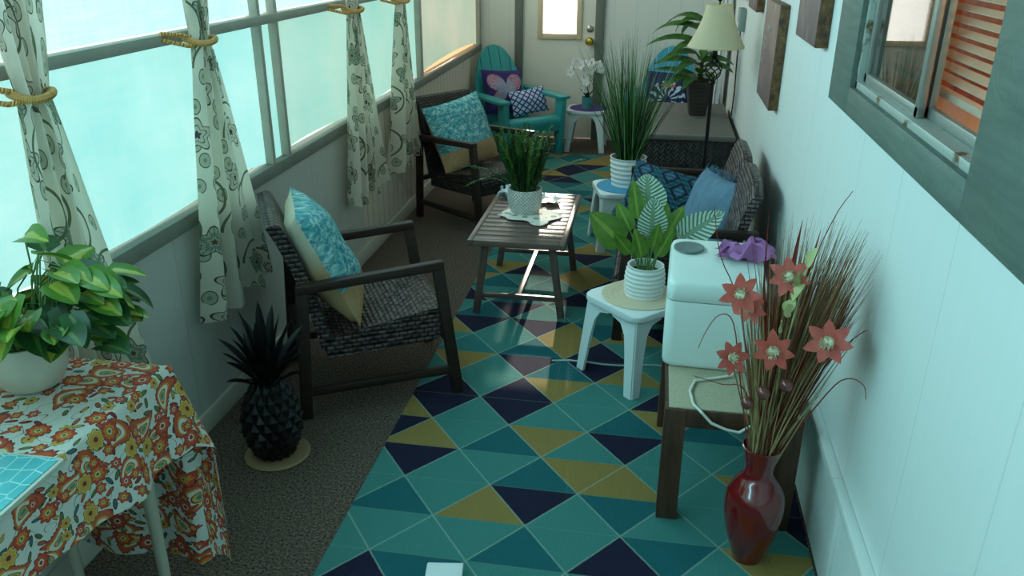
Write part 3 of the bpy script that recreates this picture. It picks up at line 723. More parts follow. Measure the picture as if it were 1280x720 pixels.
def leafmat(name, c1, c2, vein=None, stripes=0, edge=None, rough=.38, trans=.25):
    def f(g):
        u = g.xyz(g.tex('UV')); a = (u[0] - .5).abs() * 2; n = g.noise(g.tex(), 18, 3)
        c = g.mix(g.step(n, .3, .7), c1, c2)
        if stripes: c = g.mix((((u[1] * stripes - a * 2.2).fract() - .5).abs()).lt(.27), c, edge)
        if vein: c = g.mix(a.lt(.16 + 0) , c, vein)
        return c
    return M(name, f, rough, trans=trans)
m_drac = leafmat('dracaena_leaf', srgb(44, 84, 40), srgb(88, 130, 56), srgb(84, 124, 60))
t = thing('potted_dracaena', (.335, 6.27, .549), .1, 'broad leaved plant in a dark square pot on the chest', 'plant')
b = MB(); h_ = .25
pv = []
for z, r_ in ((0, .058), (h_ - .03, .088), (h_ - .03, .094), (h_, .096), (h_, .082), (h_ - .03, .08)):
    pv.append([b.bm.verts.new((x, y, z)) for x, y in rsq(r_, .012, 3)])
for a_, c_ in zip(pv, pv[1:]):
    for i in range(len(a_)): b.face([a_[i], a_[(i + 1) % len(a_)], c_[(i + 1) % len(a_)], c_[i]])
b.face(pv[0][::-1]); b.face(pv[-1]); b.build('pot', M('dark_bronze_pot', vary(srgb(50, 40, 34), .25, 30), .6, bump=lambda g: (g.xyz(g.tex())[2] * 220).sin(), bs=.3), t)
b = MB(); r_ = random.Random(3)
b.tube([(0, 0, h_ - .04), (.01, 0, h_ + .2), (.0, .01, h_ + .42)], [.014, .012, .008], 8, mi=1)
spec = [(185, .30, .42, .50), (170, .42, .40, .55), (200, .12, .36, .40), (190, .0, .34, .2), (150, .5, .36, .6), (215, .2, .36, .55), (-20, .15, .32, .5), (10, .3, .34, .5), (-40, .1, .34, .5), (-60, .4, .34, .6), (-95, .3, .3, .6), (-120, .12, .38, .5), (-135, .28, .3, .5), (90, .3, .3, .5), (60, .2, .32, .5), (120, .42, .32, .6), (175, .5, .26, .9), (-80, .02, .3, .4), (-100, .18, .26, .3), (-95, .05, .24, .1), (-115, .0, .30, .55), (-75, .0, .26, .2), (-150, -.02, .34, .7)]
for az, zz, L, dr in spec:
    a = math.radians(az); b.leaf((0, 0, h_ + zz * .8), (math.cos(a), math.sin(a), .5), L * (.78 if math.cos(a) > .2 else 1.05), .09, up=(0, -.4, 1), droop=dr * 2.1 + .2, nv=8, shape=.65, fold=.3)
b.build('foliage', [m_drac, M('cane', srgb(96, 92, 60), .8)], t)

# ------------------------------------------------------------------ adirondack chairs
def adirondack(loc, rz, label, m):
    t = thing('adirondack_chair', loc, rz, label, 'chair', 'plastic adirondack chairs by the end wall')
    n = 5; wd = .098; lean = .36
    for k in range(n):
        y = (k - 2) * wd; H = .655 - .028 * (k - 2) ** 2 * 1.25
        o_ = [(y - wd / 2 + .003, 0), (y + wd / 2 - .003, 0)]
        for i in range(7):
            yy = y + wd / 2 - .003 - (wd - .006) * i / 6; kk = yy / wd
            o_.append((yy, .70 - .034 * kk * kk - .004 * kk ** 4))
        b = MB(); mm = Matrix.Translation((-.17, 0, .22)) @ Matrix.Rotation(-lean, 4, 'Y') @ Matrix(((0, 0, 1, 0), (1, 0, 0, 0), (0, 1, 0, 0), (0, 0, 0, 1)))
        b.prism(o_, -.011, .011, bev=.004, mat=mm); b.build('back_slat', m, t)
    b = MB(); b.bar((-.225, -.25, .36), (-.225, .25, .36), .03, .05); b.build('back_rail', m, t)
    b = MB(); b.bar((-.345, -.2, .66), (-.345, .2, .66), .025, .05); b.build('back_rail', m, t)
    for s_ in (-1, 1):
        y = s_ * .295
        b = MB(); b.prism([(.33, y - .055), (.345, y - .03), (.345, y + .03), (.33, y + .055), (.1, y + .055), (-.36, y + .035), (-.36, y - .035), (.1, y - .055)], .485, .512, bev=.007); b.build('armrest', m, t)
        b = MB(); b.bar((.285, s_ * .27, 0), (.285, s_ * .285, .488), .085, .05, up=(0, 1, 0), bev=.006, w2=.11); b.build('leg', m, t)
        b = MB(); b.bar((-.36, s_ * .255, 0), (.24, s_ * .255, .32), .028, .075, bev=.005); b.build('seat_rail', m, t)
        b = MB(); b.bar((-.34, s_ * .265, 0), (-.30, s_ * .285, .488), .05, .03, bev=.004); b.build('leg', m, t)
    for k in range(4):
        x = .25 - .118 * k; z = .335 - .028 * k
        b = MB()
        if k == 0:
            P = smooth_prof([(.325, .22), (.338, .29), (.325, .333), (.29, .344), (.195, .335)], 4); P2 = [(.195, .315), (.28, .322), (.305, .31), (.316, .28), (.305, .22)]
            extrude(b, P + P2, -.25, .25, n=2)
        else: b.box((-.054, -.25, -.011), (.054, .25, .011), bev=.005, mat=Matrix.Translation((x, 0, z - .008)) @ Matrix.Rotation(-.23, 4, 'Y'))
        b.build('seat_slat', m, t)
    return t
ad1 = adirondack((-1.17, 7.12, 0), math.radians(-50), 'teal plastic adirondack chair in the corner left of the door', m_teal)
ad2 = copy_tree(ad1); ad2.location = (.11, 7.22, 0); ad2.rotation_euler = (0, 0, math.radians(-97)); ad2['label'] = 'bright blue adirondack chair behind the chest and the broad leaved plant'
for o in ad2.children:
    o.data = o.data.copy(); o.data.materials[0] = m_teal2
def butterfly(g):
    u = g.xyz(g.tex('UV')); a = (u[0] - .5).abs(); c = u[1] - .52
    r_ = (a * a + c * c).sqrt(); th = g.atan2(c, a)
    up = (r_ / (((th - .62) * 1.5)  .min(1.5).max(-1.5)._m('COSINE') * .50 + .001))
    lo = (r_ / (((th + .72) * 1.7).min(1.5).max(-1.5)._m('COSINE') * .38 + .001))
    k = up.min(lo); n = g.voro(g.vec(u[0], u[1]), 17, 1)[0]
    net = g.mix((n * 30 + th * 5).sin().gt(.1), srgb(40, 40, 100), srgb(206, 206, 226))
    net = g.mix(g.step(r_, .2, .3) * n.lt(.33), net, srgb(216, 78, 92))
    base = g.mix(g.noise(g.tex('UV'), 4, 2), srgb(34, 28, 84), srgb(62, 44, 122))
    return g.mix(k.lt(1), base, net)
m_bfly = M('navy_butterfly_cloth', butterfly, .85)
m_indigo = M('indigo_cloth', srgb(40, 34, 92), .9)
def lattice(g):
    u = g.xyz(g.tex('UV')); a = u[0] * 6; c = u[1] * 4
    d1 = ((a + c).fract() - .5).abs(); d2 = ((a - c).fract() - .5).abs()
    return g.mix(d1.max(d2).gt(.36), g.mix(g.noise(g.tex('UV'), 8, 2), srgb(150, 178, 206), srgb(216, 226, 232)), srgb(44, 52, 130))
m_lat = M('blue_white_lattice_cloth', lattice, .85)
def feather(g):
    u = g.xyz(g.tex('UV')); a = u[0] - .5; c = u[1] - .35
    r_ = (a * a + c * c).sqrt(); th = g.atan2(c, a); n = g.noise(g.tex('UV'), 9, 2)
    m = ((th * 13 + n * 8).sin()).gt(.35) * r_.lt(.42) * r_.gt(.1)
    col = g.mix(m, srgb(24, 34, 80), srgb(190, 206, 226))
    return g.mix(r_.lt(.36) * r_.gt(.26) * u[1].gt(.62) * n.gt(.5), col, srgb(200, 84, 72))
m_feath = M('navy_feather_cloth', feather, .85)
cushion(on_chair(ad1, (-.115, -.01, .31)), ad1.rotation_euler[2], .40, (.40, .40), .13, 'navy pillow with a colourful butterfly on the corner chair', None, [m_bfly, m_indigo], 6, roll=-.08)
cushion(on_chair(ad1, (.06, .12, .33)), ad1.rotation_euler[2] - .05, .34, (.36, .22), .11, 'small blue and white lattice pillow on the corner chair', None, [m_lat, m_lat], 7, roll=.1)
cushion(on_chair(ad2, (-.10, 0.0, .31)), ad2.rotation_euler[2], .36, (.40, .40), .12, 'navy feather patterned pillow on the chair behind the chest', None, [m_feath, m_indigo], 8)
# white board in the far right corner
t = thing('white_board', (.50, 7.14, 0), 0, 'tall white board with rounded corners leaning in the far right corner', 'board')
b = MB(); mm = Matrix.Translation((0, 0, .01)) @ Matrix.Rotation(.04, 4, 'Y') @ Matrix(((0, 0, 1, 0), (1, 0, 0, 0), (0, 1, 0, .68), (0, 0, 0, 1)))
o_ = []
for k, (sx, sy) in enumerate(((1, 1), (-1, 1), (-1, -1), (1, -1))):
    for i in range(9):
        a = PI / 2 * (k + i / 8); o_.append((sx * (.19 - .15) + .15 * math.cos(a), sy * (.66 - .15) + .15 * math.sin(a)))
b.prism(o_, -.018, .018, bev=.008, mat=mm); b.build('panel', M('glossy_white', vary(srgb(232, 236, 238), .02), .35), t)
b = MB(); pts = [mm @ V3((x, y, -.02)) for x, y in o_]; b.tube(pts + [pts[0]], .006, 6); b.build('edge_trim', M('grey_edge', srgb(170, 172, 170), .5), t)

# ------------------------------------------------------------------ plants
def ribbed(b, r0, r1, rt, h, ribs, amp, seg=48, wall=.007):
    prof = []; n = ribs * 6
    for i in range(n + 1):
        s_ = i / n; k = (1 - s_) ** 2 * r0 + 2 * s_ * (1 - s_) * r1 + s_ * s_ * rt
        prof.append((k + amp * math.cos(2 * PI * ribs * s_), h * s_))
    prof = [(0, .0), (prof[0][0] * .9, 0)] + prof + [(rt - wall, h), (rt - wall - .003, h - .03), (0, h - .03)]
    b.lathe(prof, seg, mf=lambda j: 1 if j >= len(prof) - 2 else 0); return b
m_cer = M('white_glazed_ceramic', vary(srgb(226, 228, 224), .03, 30), .4)
m_cer2 = M('cream_ceramic', vary(srgb(206, 200, 182), .06, 12), .45)
m_soil = M('dark_soil', vary(srgb(44, 34, 26), .4, 60), .95)
# tall grass
t = thing('potted_grass', (-.115, 4.90, SHZ + .0145), 0, 'tall green artificial grass in a ribbed white pot', 'plant')
b = MB(); ribbed(b, .092, .105, .108, .17, 6, .003); b.build('pot', [m_cer, m_soil], t)
b = MB(); r_ = random.Random(5)
for i in range(330):
    a = r_.uniform(0, 2 * PI); q_ = r_.random() ** .6; base = (q_ * .062 * math.cos(a), q_ * .062 * math.sin(a), .138)
    sp = r_.uniform(.02, .42) * (.3 + q_); a2 = a + r_.uniform(-.5, .5)
    b.blade(base, (sp * math.cos(a2), sp * math.sin(a2), 1), r_.uniform(.42, .80) * (1 - .2 * sp), r_.uniform(.004, .0085), r_.uniform(0, .35), mi=r_.choice([0, 0, 0, 1, 2]), nv=5)
b.build('foliage', [leafmat('grass_green', srgb(30, 72, 34), srgb(64, 112, 52)), leafmat('grass_light', srgb(100, 142, 92), srgb(140, 172, 118)), leafmat('grass_dark', srgb(24, 38, 30), srgb(40, 56, 34))], t)
# striped calathea on the near stool
t = thing('potted_calathea', (.022, 3.225, SHZ + .0145), 0, 'striped leaf plant in a small ribbed white pot on the nearest side table', 'plant')
b = MB(); ribbed(b, .078, .092, .074, .13, 7, .0022); b.build('pot', [m_cer, m_soil], t)
m_stripe = leafmat('striped_leaf', srgb(70, 110, 84), srgb(96, 132, 104), srgb(120, 154, 126), 12, srgb(190, 212, 196))
m_lime = leafmat('lime_leaf', srgb(76, 118, 44), srgb(112, 150, 58), srgb(136, 164, 74))
b = MB()
def stalk_leaf(az, el, st, L, W, mi, droop=.5, roll=0., base=(0, 0)):
    a = math.radians(az); e_ = math.radians(el); d = V3((math.cos(a) * math.cos(e_), math.sin(a) * math.cos(e_), math.sin(e_)))
    p0 = V3((base[0], base[1], .10)); p1 = p0 + V3((d.x * .25, d.y * .25, 1)).normalized() * st * .5; p2 = p1 + d * st * .55
    b.tube([p0, p1, p2], .0032, 6, mi=2); b.leaf(p2, d, L, W, up=(.15, -1, .55), droop=droop if abs(d.x) < .5 else -.25 * droop, mi=mi, fold=.16, nv=10, shape=.62)
for a in [(176, 40, .13, .20, .135, 1, 1.1), (150, 60, .16, .14, .07, 1, .5), (95, 70, .22, .19, .155, 0, .8, 2.9), (-80, 74, .17, .17, .12, 0, .7, 2.8), (6, 36, .17, .22, .13, 0, .5), (60, 70, .16, .15, .09, 1, .5), (20, 62, .14, .16, .08, 1, .6), (-50, 58, .09, .15, .06, 1, .5), (-110, 62, .08, .15, .065, 1, .5), (-160, 50, .09, .13, .06, 1, .7), (-70, 66, .12, .13, .06, 1, .3), (130, 74, .20, .17, .07, 1, .3)]: stalk_leaf(*a, base=(.03 * math.cos(math.radians(a[0])), .03 * math.sin(math.radians(a[0]))))
b.build('foliage', [m_stripe, m_lime, M('stem_green', srgb(90, 130, 70), .5)], t)
# fern on the coffee table
t = thing('potted_fern', (-.617, 4.075, .434), 0, 'feathery green plant in a white dimpled pot on the coffee table', 'plant')
b = MB(); ribbed(b, .074, .100, .088, .125, 1, 0)
dim = lambda g: ((g.xyz(g.tex('UV'))[0] * 2 * PI * 30).sin() * (g.xyz(g.tex('UV'))[1] * 2 * PI * 13).sin())
b.build('pot', [M('white_dimpled_ceramic', lambda g: g.mix(g.step(dim(g), -.6, .3), srgb(170, 176, 172), srgb(228, 228, 222)), .5, bump=dim, bs=.6, bd=.006), m_soil], t)
b = MB(); r_ = random.Random(9)
def frond(p0, d, L, droop, mi):
    p = V3(p0); d = V3(d).normalized(); ax = d.cross(V3((0, 0, 1))).normalized(); n = 18; pts = [p.copy()]
    for i in range(n):
        t_ = i / n; p = p + d * (L / n); d = (Matrix.Rotation(-droop / n, 3, ax) @ d).normalized(); pts.append(p.copy())
        if t_ > .12:
            for s_ in (-1, 1, 0):
                sd = (ax * s_ + d * 1.1 + V3((r_.uniform(-.4, .4), r_.uniform(-.4, .4), r_.uniform(-.2, .5)))).normalized()
                b.blade(p, sd, r_.uniform(.022, .042) * (1.25 - t_ * .7), .0085, .3, mi=mi, nv=2, roll=r_.uniform(-.6, .6))
    b.tube(pts[::3], .0013, 4, mi=mi)
for i in range(105):
    a = r_.uniform(0, 2 * PI); q_ = r_.random() ** .5; sp = r_.uniform(.03, .30) * q_ * 1.3
    frond((.06 * q_ * math.cos(a), .06 * q_ * math.sin(a), .10), (sp * math.cos(a), sp * math.sin(a), 1), r_.uniform(.17, .345), r_.uniform(.0, .35), r_.choice([0, 0, 1, 2]))
frond((.03, .0, .10), (.62, .1, 1), .33, .9, 2); frond((-.04, .0, .10), (-.75, -.1, 1), .32, 1.0, 0); frond((-.04, -.02, .10), (-.6, -.4, 1), .30, 1.4, 0)
b.build('foliage', [leafmat('fern_green', srgb(28, 80, 40), srgb(60, 118, 62)), leafmat('fern_dark', srgb(20, 54, 30), srgb(38, 80, 42)), leafmat('fern_olive', srgb(84, 118, 44), srgb(116, 142, 62))], t)
# napkins under and behind the fern
def cloth_patch(name, pts, z, mats, label, cat, amp=.006, n=14, seed=0, th=.0025):
    A, B_, C_, D_ = [V3((x, y, 0)) for x, y in pts]; r_ = random.Random(seed); ph = [r_.uniform(0, 6) for _ in range(6)]
    def fn(top):
        def f(u, v):
            p = A.lerp(B_, u).lerp(D_.lerp(C_, u), v); e_ = max(abs(2 * u - 1), abs(2 * v - 1))
            lift = amp * (e_ ** 3) * (1 + .8 * math.sin(9 * u + ph[0]) * math.sin(8 * v + ph[1])) + .0012
            wob = .012 * e_ ** 4 * math.sin(12 * (u + v) + ph[2])
            return V3((p.x + wob, p.y + wob * .6, z + lift + (th if top else 0)))
        return f
    b = MB(); b.grid(fn(1), n, n); b.grid(fn(0), n, n); o = b.build(name, mats); tag(o, label, cat); return o
def napk(g):
    p = g.xyz(g.tex()); v = g.voro(g.tex(), 16, .9); r_ = v[0]
    c = g.mix((r_.lt(.26)) * g.xyz(v[1])[0].gt(.35), srgb(232, 230, 222), srgb(150, 160, 140)); return g.mix(r_.lt(.1), c, srgb(190, 150, 110))
m_napk = M('white_print_cloth', napk, .85, trans=.1)
cloth_patch('table_napkin', [(-.75, 3.97), (-.50, 3.85), (-.40, 4.05), (-.66, 4.20)],   .4287, m_napk, 'white patterned napkin spread under the fern pot on the coffee table', 'napkin', amp=.004, seed=2)
cloth_patch('folded_cloth', [(-.80, 4.30), (-.72, 4.28), (-.70, 4.41), (-.79, 4.42)], .4287, M('pale_blue_cloth', srgb(206, 220, 226), .8), 'small pale cloth at the back left corner of the coffee table', 'cloth', amp=.02, seed=3, th=.012)
cloth_patch('paper_leaflet', [(-.58, 4.22), (-.47, 4.20), (-.45, 4.32), (-.56, 4.36)], .4287, M('white_paper', srgb(232, 234, 232), .6), 'white paper lying on the coffee table behind the fern pot', 'paper', amp=.012, seed=4, th=.003)
# orchid
t = thing('potted_orchid', (-.565, 7.34, SHZ + .0066), 0, 'white flowering orchid in a teal pot on the purple placemat', 'plant')
b = MB(); ribbed(b, .042, .046, .048, .095, 1, 0); b.build('pot', [M('teal_ceramic', vary(srgb(72, 142, 142), .06), .4), m_soil], t)
b = MB(); r_ = random.Random(4)
for az, L in ((200, .13), (160, .12), (20, .13), (-20, .11), (-80, .10), (90, .1)):
    a = math.radians(az); b.leaf((0, 0, .07), (math.cos(a) * .5, math.sin(a) * .5, 1), L, .034, droop=.5)
st = [[(0, 0, .07), (.0, 0, .22), (-.03, 0, .36), (-.09, -.01, .385), (-.15, -.01, .30)], [(.0, 0, .07), (.02, 0, .22), (.03, 0, .37), (.09, 0, .37), (.125, 0, .31)], [(0, 0, .07), (-.02, -.02, .2), (-.04, -.03, .28)]]
st = [smooth_prof([(p[0], p[2]) for p in s_], 4) for s_ in st]
for s_ in st: b.tube([(x, -.005, z) for x, z in s_], .0025, 6)
b.build('leaves_and_stems', leafmat('orchid_leaf', srgb(24, 50, 30), srgb(40, 70, 40)), t)
m_pet = M('white_petal', srgb(240, 240, 238), .6, trans=.3)
def blossom(name, parent, p, face, R, mats, npet=5, wid=.75, cent=.16, point=.62, jit=.1, r_=r_, tuft=False):
    b = MB(); f = V3(face).normalized(); q_ = f.to_track_quat('Z', 'Y')
    for k in range(npet):
        a = 2 * PI * k / npet + r_.uniform(-jit, jit); d = q_ @ V3((math.cos(a), math.sin(a), .22))
        b.leaf((0, 0, 0), d, R * r_.uniform(.92, 1.06), R * wid, up=f, droop=.35, fold=.12, nv=6, shape=point)
    n_ = len(b.bm.verts)
    b.lathe([(0, 0), (R * cent, R * .03), (R * cent * .8, R * .15), (0, R * .2)], 10, mi=1)
    vs = list(b.bm.verts)[n_:]
    bmesh.ops.rotate(b.bm, verts=vs, matrix=q_.to_matrix()); o = b.build(name, mats, parent); o.location = p
    if tuft:
        b = MB()
        for i in range(46):
            a = r_.uniform(0, 2 * PI); rr_ = R * cent * 1.15 * r_.random() ** .5; c_ = q_ @ V3((rr_ * math.cos(a), rr_ * math.sin(a), R * .12 + .004 * r_.random()))
            b.blade(c_, q_ @ V3((math.cos(a) * .4, math.sin(a) * .4, 1)), R * .2, R * .075, .2, nv=2)
        b.build('flower_center', mats[1], o)
    return o
m_lip = M('orchid_lip', srgb(216, 200, 150), .6)
for s_, n_ in ((st[0], 9), (st[1], 7), (st[2], 3)):
    for i in range(n_):
        x, z = s_[int((.45 + .55 * i / n_) * (len(s_) - 1))]
        blossom('flower', t, (x + r_.uniform(-.012, .012), r_.uniform(-.03, .0), z + r_.uniform(-.02, .015)), (r_.uniform(-.6, .6), -1, r_.uniform(-.1, .5)), r_.uniform(.040, .048), [m_pet, m_lip], wid=.95)

# ------------------------------------------------------------------ small wooden table, appliance, cloth, cord
t = thing('wooden_end_table', (.305, 2.525, 0), 0, 'square walnut end table standing on the rug beside the right wall', 'table')
x0, x1, ya, yb, zt = -.20, .215, -.30, .30, .42
for sx, sy in ((x0, ya), (x1, ya), (x0, yb), (x1, yb)):
    wx = .066; lx = sx if sx < 0 else sx - wx; ly = sy if sy < 0 else sy - .05
    b = MB(); b.box((lx, ly, .008), (lx + wx, ly + .05, zt), bev=.003); b.build('leg', m_walnut, t)
b = MB(); b.box((x0 + .066, ya + .004, zt - .062), (x1 - .066, ya + .03, zt), bev=.002); b.box((x0 + .066, yb - .03, zt - .062), (x1 - .066, yb - .004, zt), bev=.002)
b.box((x0 + .004, ya + .05, zt - .062), (x0 + .03, yb - .05, zt), bev=.002); b.box((x1 - .03, ya + .05, zt - .062), (x1 - .004, yb - .05, zt), bev=.002); b.build('apron', m_walnut, t)
b = MB(); b.box((x0 + .012, ya + .012, zt - .02), (x1 - .012, yb - .012, zt + .004), bev=.002); b.build('top_panel', M('beige_speckled_top', lambda g: g.mix(g.noise(g.tex(), 120, 3), srgb(150, 140, 116), srgb(188, 178, 152)), .7), t)
t = thing('plastic_appliance', (.255, 2.675, .4245), math.radians(-2), 'white boxy plastic appliance with a round recess on the walnut end table', 'appliance')
def rrect(hx, hy, r, n=7):
    out = []
    for k, (sx, sy) in enumerate(((1, 1), (-1, 1), (-1, -1), (1, -1))):
        for i in range(n + 1):
            a = PI / 2 * (k + i / n); out.append((sx * (hx - r) + r * math.cos(a), sy * (hy - r) + r * math.sin(a)))
    return out
def loft(b, rings, mi=0):
    vs = [[b.bm.verts.new(V3(p)) for p in r_] for r_ in rings]; n = len(vs[0])
    for a, c in zip(vs, vs[1:]):
        for i in range(n): b.face([a[i], a[(i + 1) % n], c[(i + 1) % n], c[i]], mi)
    b.face(vs[0][::-1], mi); b.face(vs[-1], mi)
m_app = M('white_mint_plastic', vary(srgb(226, 236, 230), .02), .35)
b = MB(); loft(b, [[(x * k, y * k, z) for x, y in rrect(.158, .188, .035)] for z, k in ((0, .93), (.006, .97), (.02, .99), (.10, 1.0), (.235, 1.0), (.240, .992))]); b.build('body', m_app, t)
b = MB(); loft(b, [[(x * k, y * k, z + (y + .188) * sl) for x, y in rrect(.158, .188, .035)] for z, k, sl in ((.243, .992, 0), (.246, 1.003, 0), (.275, 1.003, .02), (.295, .99, .05), (.306, .955, .06), (.310, .90, .06))]); b.build('lid', m_app, t)
b = MB(); b.lathe([(.052, -.004), (.052, .003), (.046, .004), (.036, -.001), (0, -.003)], 32, c=(-.094, .085, .333)); b.build('round_recess', M('grey_recess', vary(srgb(112, 124, 122), .1, 40), .6), t)
b = MB(); b.box((.03, -.19, .05), (.10, -.1865, .075)); b.build('cord_socket', M('grey_socket', srgb(120, 124, 120), .6), t)
def crumple(u, v):
    a, c = u * 2 - 1, v * 2 - 1
    z = .036 * math.sin(5.2 * a + 1.5 * math.sin(3 * c)) * math.cos(4 * c + 2 * a) + .032 + .012 * math.sin(13 * a + 5 * c)
    e_ = max(abs(a), abs(c)) ** 4
    return V3((.088 * a + .016 * math.sin(7 * c), .055 * c + .014 * math.sin(8 * a), max(.002, z * (1 - .75 * e_) + .004)))
b = MB(); b.grid(crumple, 40, 26); o = b.build('crumpled_cloth', M('purple_cloth', vary(srgb(176, 112, 168), .12, 14), .85, trans=.1), loc=(.35, 2.72, .750)); tag(o, 'crumpled purple cloth lying on top of the white appliance', 'cloth')
b = MB(); pts = [(.345, 2.478, .50), (.32, 2.45, .435), (.27, 2.43, .431), (.20, 2.40, .431), (.182, 2.33, .431), (.19, 2.25, .431), (.215, 2.214, .425), (.245, 2.208, .395), (.29, 2.206, .378), (.33, 2.206, .372), (.365, 2.207, .40)]
b.tube([(x, y, z) for x, y, z in pts], .0045, 8); sm = b.build('power_cord', M('white_cord', srgb(216, 216, 206), .5)); tag(sm, 'white power cord looping over the edge of the walnut end table', 'cord')
b = MB(); pts = [(-.36 + .075 * i, 3.235 + .012 * math.sin(i * 1.3) + .004 * i, .0125) for i in range(8)]; b.tube(pts, .0042, 6); tag(b.build('extension_cord', M('pale_cord', srgb(150, 186, 180), .5)), 'thin pale cord running across the rug under the nearest side table', 'cord')

# ------------------------------------------------------------------ floor vase and dried arrangement
t = thing('floor_vase', (.382, 2.09, .0085), 0, 'tall glossy dark red vase standing on the rug in front of the end table', 'vase')
prof = smooth_prof([(.044, 0), (.052, .03), (.074, .10), (.086, .175), (.083, .235), (.062, .275), (.043, .305), (.042, .335), (.050, .375), (.056, .398)], 5)
prof = [(0, 0), (.04, 0)] + prof + [(.053, .40), (.048, .385), (.039, .335), (.039, .30), (.0, .28)]
b = MB(); b.lathe(prof, 48); b.build('body', M('dark_red_glaze', vary(srgb(110, 14, 18), .25, 14), .12, spec=.6, coat=.6), t)
AX, AY, AZ = .382, 2.09, .0085
t = thing('dried_flower_arrangement', (AX, AY, .30), 0, 'dried grasses with red fabric flowers standing in the dark red floor vase', 'dried flowers')
r_ = random.Random(21)
def toward(b, x, z, y, w_, droop=.12, mi=0, nv=5, L=1.0):
    bx, by = r_.uniform(-.024, .024), r_.uniform(-.024, .024)
    p = V3((bx, by, 0)); q_ = V3((x, y, z)); d = (q_ - p); LL = d.length * L
    ax = d.normalized().cross(V3((0, 0, 1)))
    if ax.length > .02: d = Matrix.Rotation(droop * .5, 3, ax.normalized()) @ d
    b.blade(p, d, LL, w_, droop, mi=mi, nv=nv)
m_straw = M('straw', lambda g: g.mix(g.noise(g.tex(), 22, 2), srgb(136, 112, 72), srgb(196, 170, 120)), .7)
m_rust = M('rust_red_grass', lambda g: g.mix(g.noise(g.tex(), 25, 2), srgb(110, 30, 24), srgb(168, 64, 46)), .7)
m_brown = M('brown_grass', lambda g: g.mix(g.noise(g.tex(), 25, 2), srgb(96, 66, 46), srgb(158, 122, 84)), .7)
m_red = M('deep_red_ribbon', lambda g: g.mix(g.noise(g.tex(), 30, 2), srgb(110, 26, 20), srgb(158, 46, 34)), .6, trans=.15)
b = MB()
for i in range(230): toward(b, r_.uniform(-.12, .16), r_.uniform(.35, .72), r_.uniform(-.11, .06), .005, .1, mi=0)
b.build('straw_stems', [m_straw], t)
b = MB()
for i in range(620):
    k = r_.random(); x = .02 + .18 * k + r_.uniform(-.02, .02); z = r_.uniform(.52, .80) - .10 * max(0, k - .7)
    toward(b, min(x, .205), z, r_.uniform(-.12, .10), .0048, r_.uniform(.0, .25), mi=r_.choice([0, 1, 1, 2]))
for i in range(90): toward(b, r_.uniform(-.11, .05), r_.uniform(.45, .72), r_.uniform(-.10, .06), .0036, r_.uniform(0, .2), mi=r_.choice([0, 0, 2]))
b.build('grass_plume', [m_rust, m_brown, m_straw], t)['kind'] = 'stuff'
for x, z, y, w_ in ((-.085, .80, .0, .022), (.01, .77, .02, .022), (.06, .74, .03, .02), (.13, .50, -.08, .026), (.16, .62, -.06, .022), (-.05, .62, -.03, .02), (.19, .55, .02, .02)):
    b = MB(); p = V3((0, 0, .02)); d = V3((x, y, z)); b.leaf(p, d, d.length, w_, droop=.05, fold=.4, nv=10, shape=1.5, roll=r_.uniform(0, 3)); b.build('red_ribbon_leaf', m_red, t)
b = MB()
for pts in ([(-.03, -.02, .05), (-.09, -.06, .33), (-.13, -.07, .52), (-.17, -.08, .545), (-.20, -.09, .50), (-.215, -.09, .45)], [(0, 0, .05), (-.07, -.04, .3), (-.14, -.06, .33), (-.22, -.08, .36)], [(.03, 0, .05), (.13, -.08, .34), (.17, -.1, .40), (.205, -.12, .395), (.214, -.13, .36)], [(.03, 0, .05), (.12, -.05, .40), (.18, -.06, .50), (.21, -.05, .52)], [(0, 0, .05), (-.10, .05, .5), (-.17, .06, .66), (-.20, .05, .80)], [(.02, 0, .05), (.06, .03, .6), (.10, .04, .78), (.14, .05, .86)]):
    P = [V3(p) for p in pts]; sm = [tuple(P[0])]
    for i in range(len(P) - 1):
        for k in range(1, 5):
            t_ = k / 4; a0, a1, a2, a3 = P[max(i - 1, 0)], P[i], P[i + 1], P[min(i + 2, len(P) - 1)]
            sm.append(tuple(.5 * (2 * a1 + (a2 - a0) * t_ + (2 * a0 - 5 * a1 + 4 * a2 - a3) * t_ ** 2 + (3 * a1 - a0 - 3 * a2 + a3) * t_ ** 3)))
    n_ = len(sm); b.tube(sm, [.0022 * (1 - .6 * i / n_) for i in range(n_)], 5)
b.build('curled_stems', m_rust, t)
m_fpet = M('coral_red_petal', lambda g: g.mix(g.noise(g.tex(), 40, 2), srgb(176, 58, 52), srgb(226, 112, 94)), .6, trans=.15)
m_fcen = M('pale_centre', vary(srgb(222, 212, 180), .12, 200), .8)
for x, z, y, R in ((-.125, .615, -.10, .055), (-.008, .665, -.08, .055), (-.028, .475, -.12, .058), (.098, .520, -.14, .064), (-.128, .435, -.10, .05), (-.09, .56, -.06, .045)):
    o = blossom('flower', t, (x, y, z), (r_.uniform(-.6, .45), -1, r_.uniform(.1, .7)), R, [m_fpet, m_fcen], npet=7, wid=.52, cent=.24, point=.75, r_=r_, tuft=True)
    b = MB(); b.tube([(-x, -y, .03 - z), (-x * .4, -y * .5, -z * .4), (0, .004, -.004)], .002, 5); b.build('flower_stem', m_brown, o)
b = MB()
for x, z, s_ in ((.035, .70, .07), (.025, .655, .06), (.01, .61, .065), (.015, .565, .06), (.0, .52, .05), (.03, .635, .05), (-.005, .58, .045), (.045, .665, .05)):
    a = r_.uniform(0, 6); b.leaf((x - .01, -.10, z), (math.cos(a) * .5, -.4, .8), s_, .03, droop=.6, fold=.2, roll=r_.uniform(0, 3))
b.tube([(0, 0, .03), (.01, -.08, .5), (.03, -.1, .72)], .002, 5); b.build('gold_leaves', M('gold_green_leaf', lambda g: g.mix(g.noise(g.tex(), 20, 2), srgb(170, 160, 90), srgb(206, 208, 160)), .45), t)
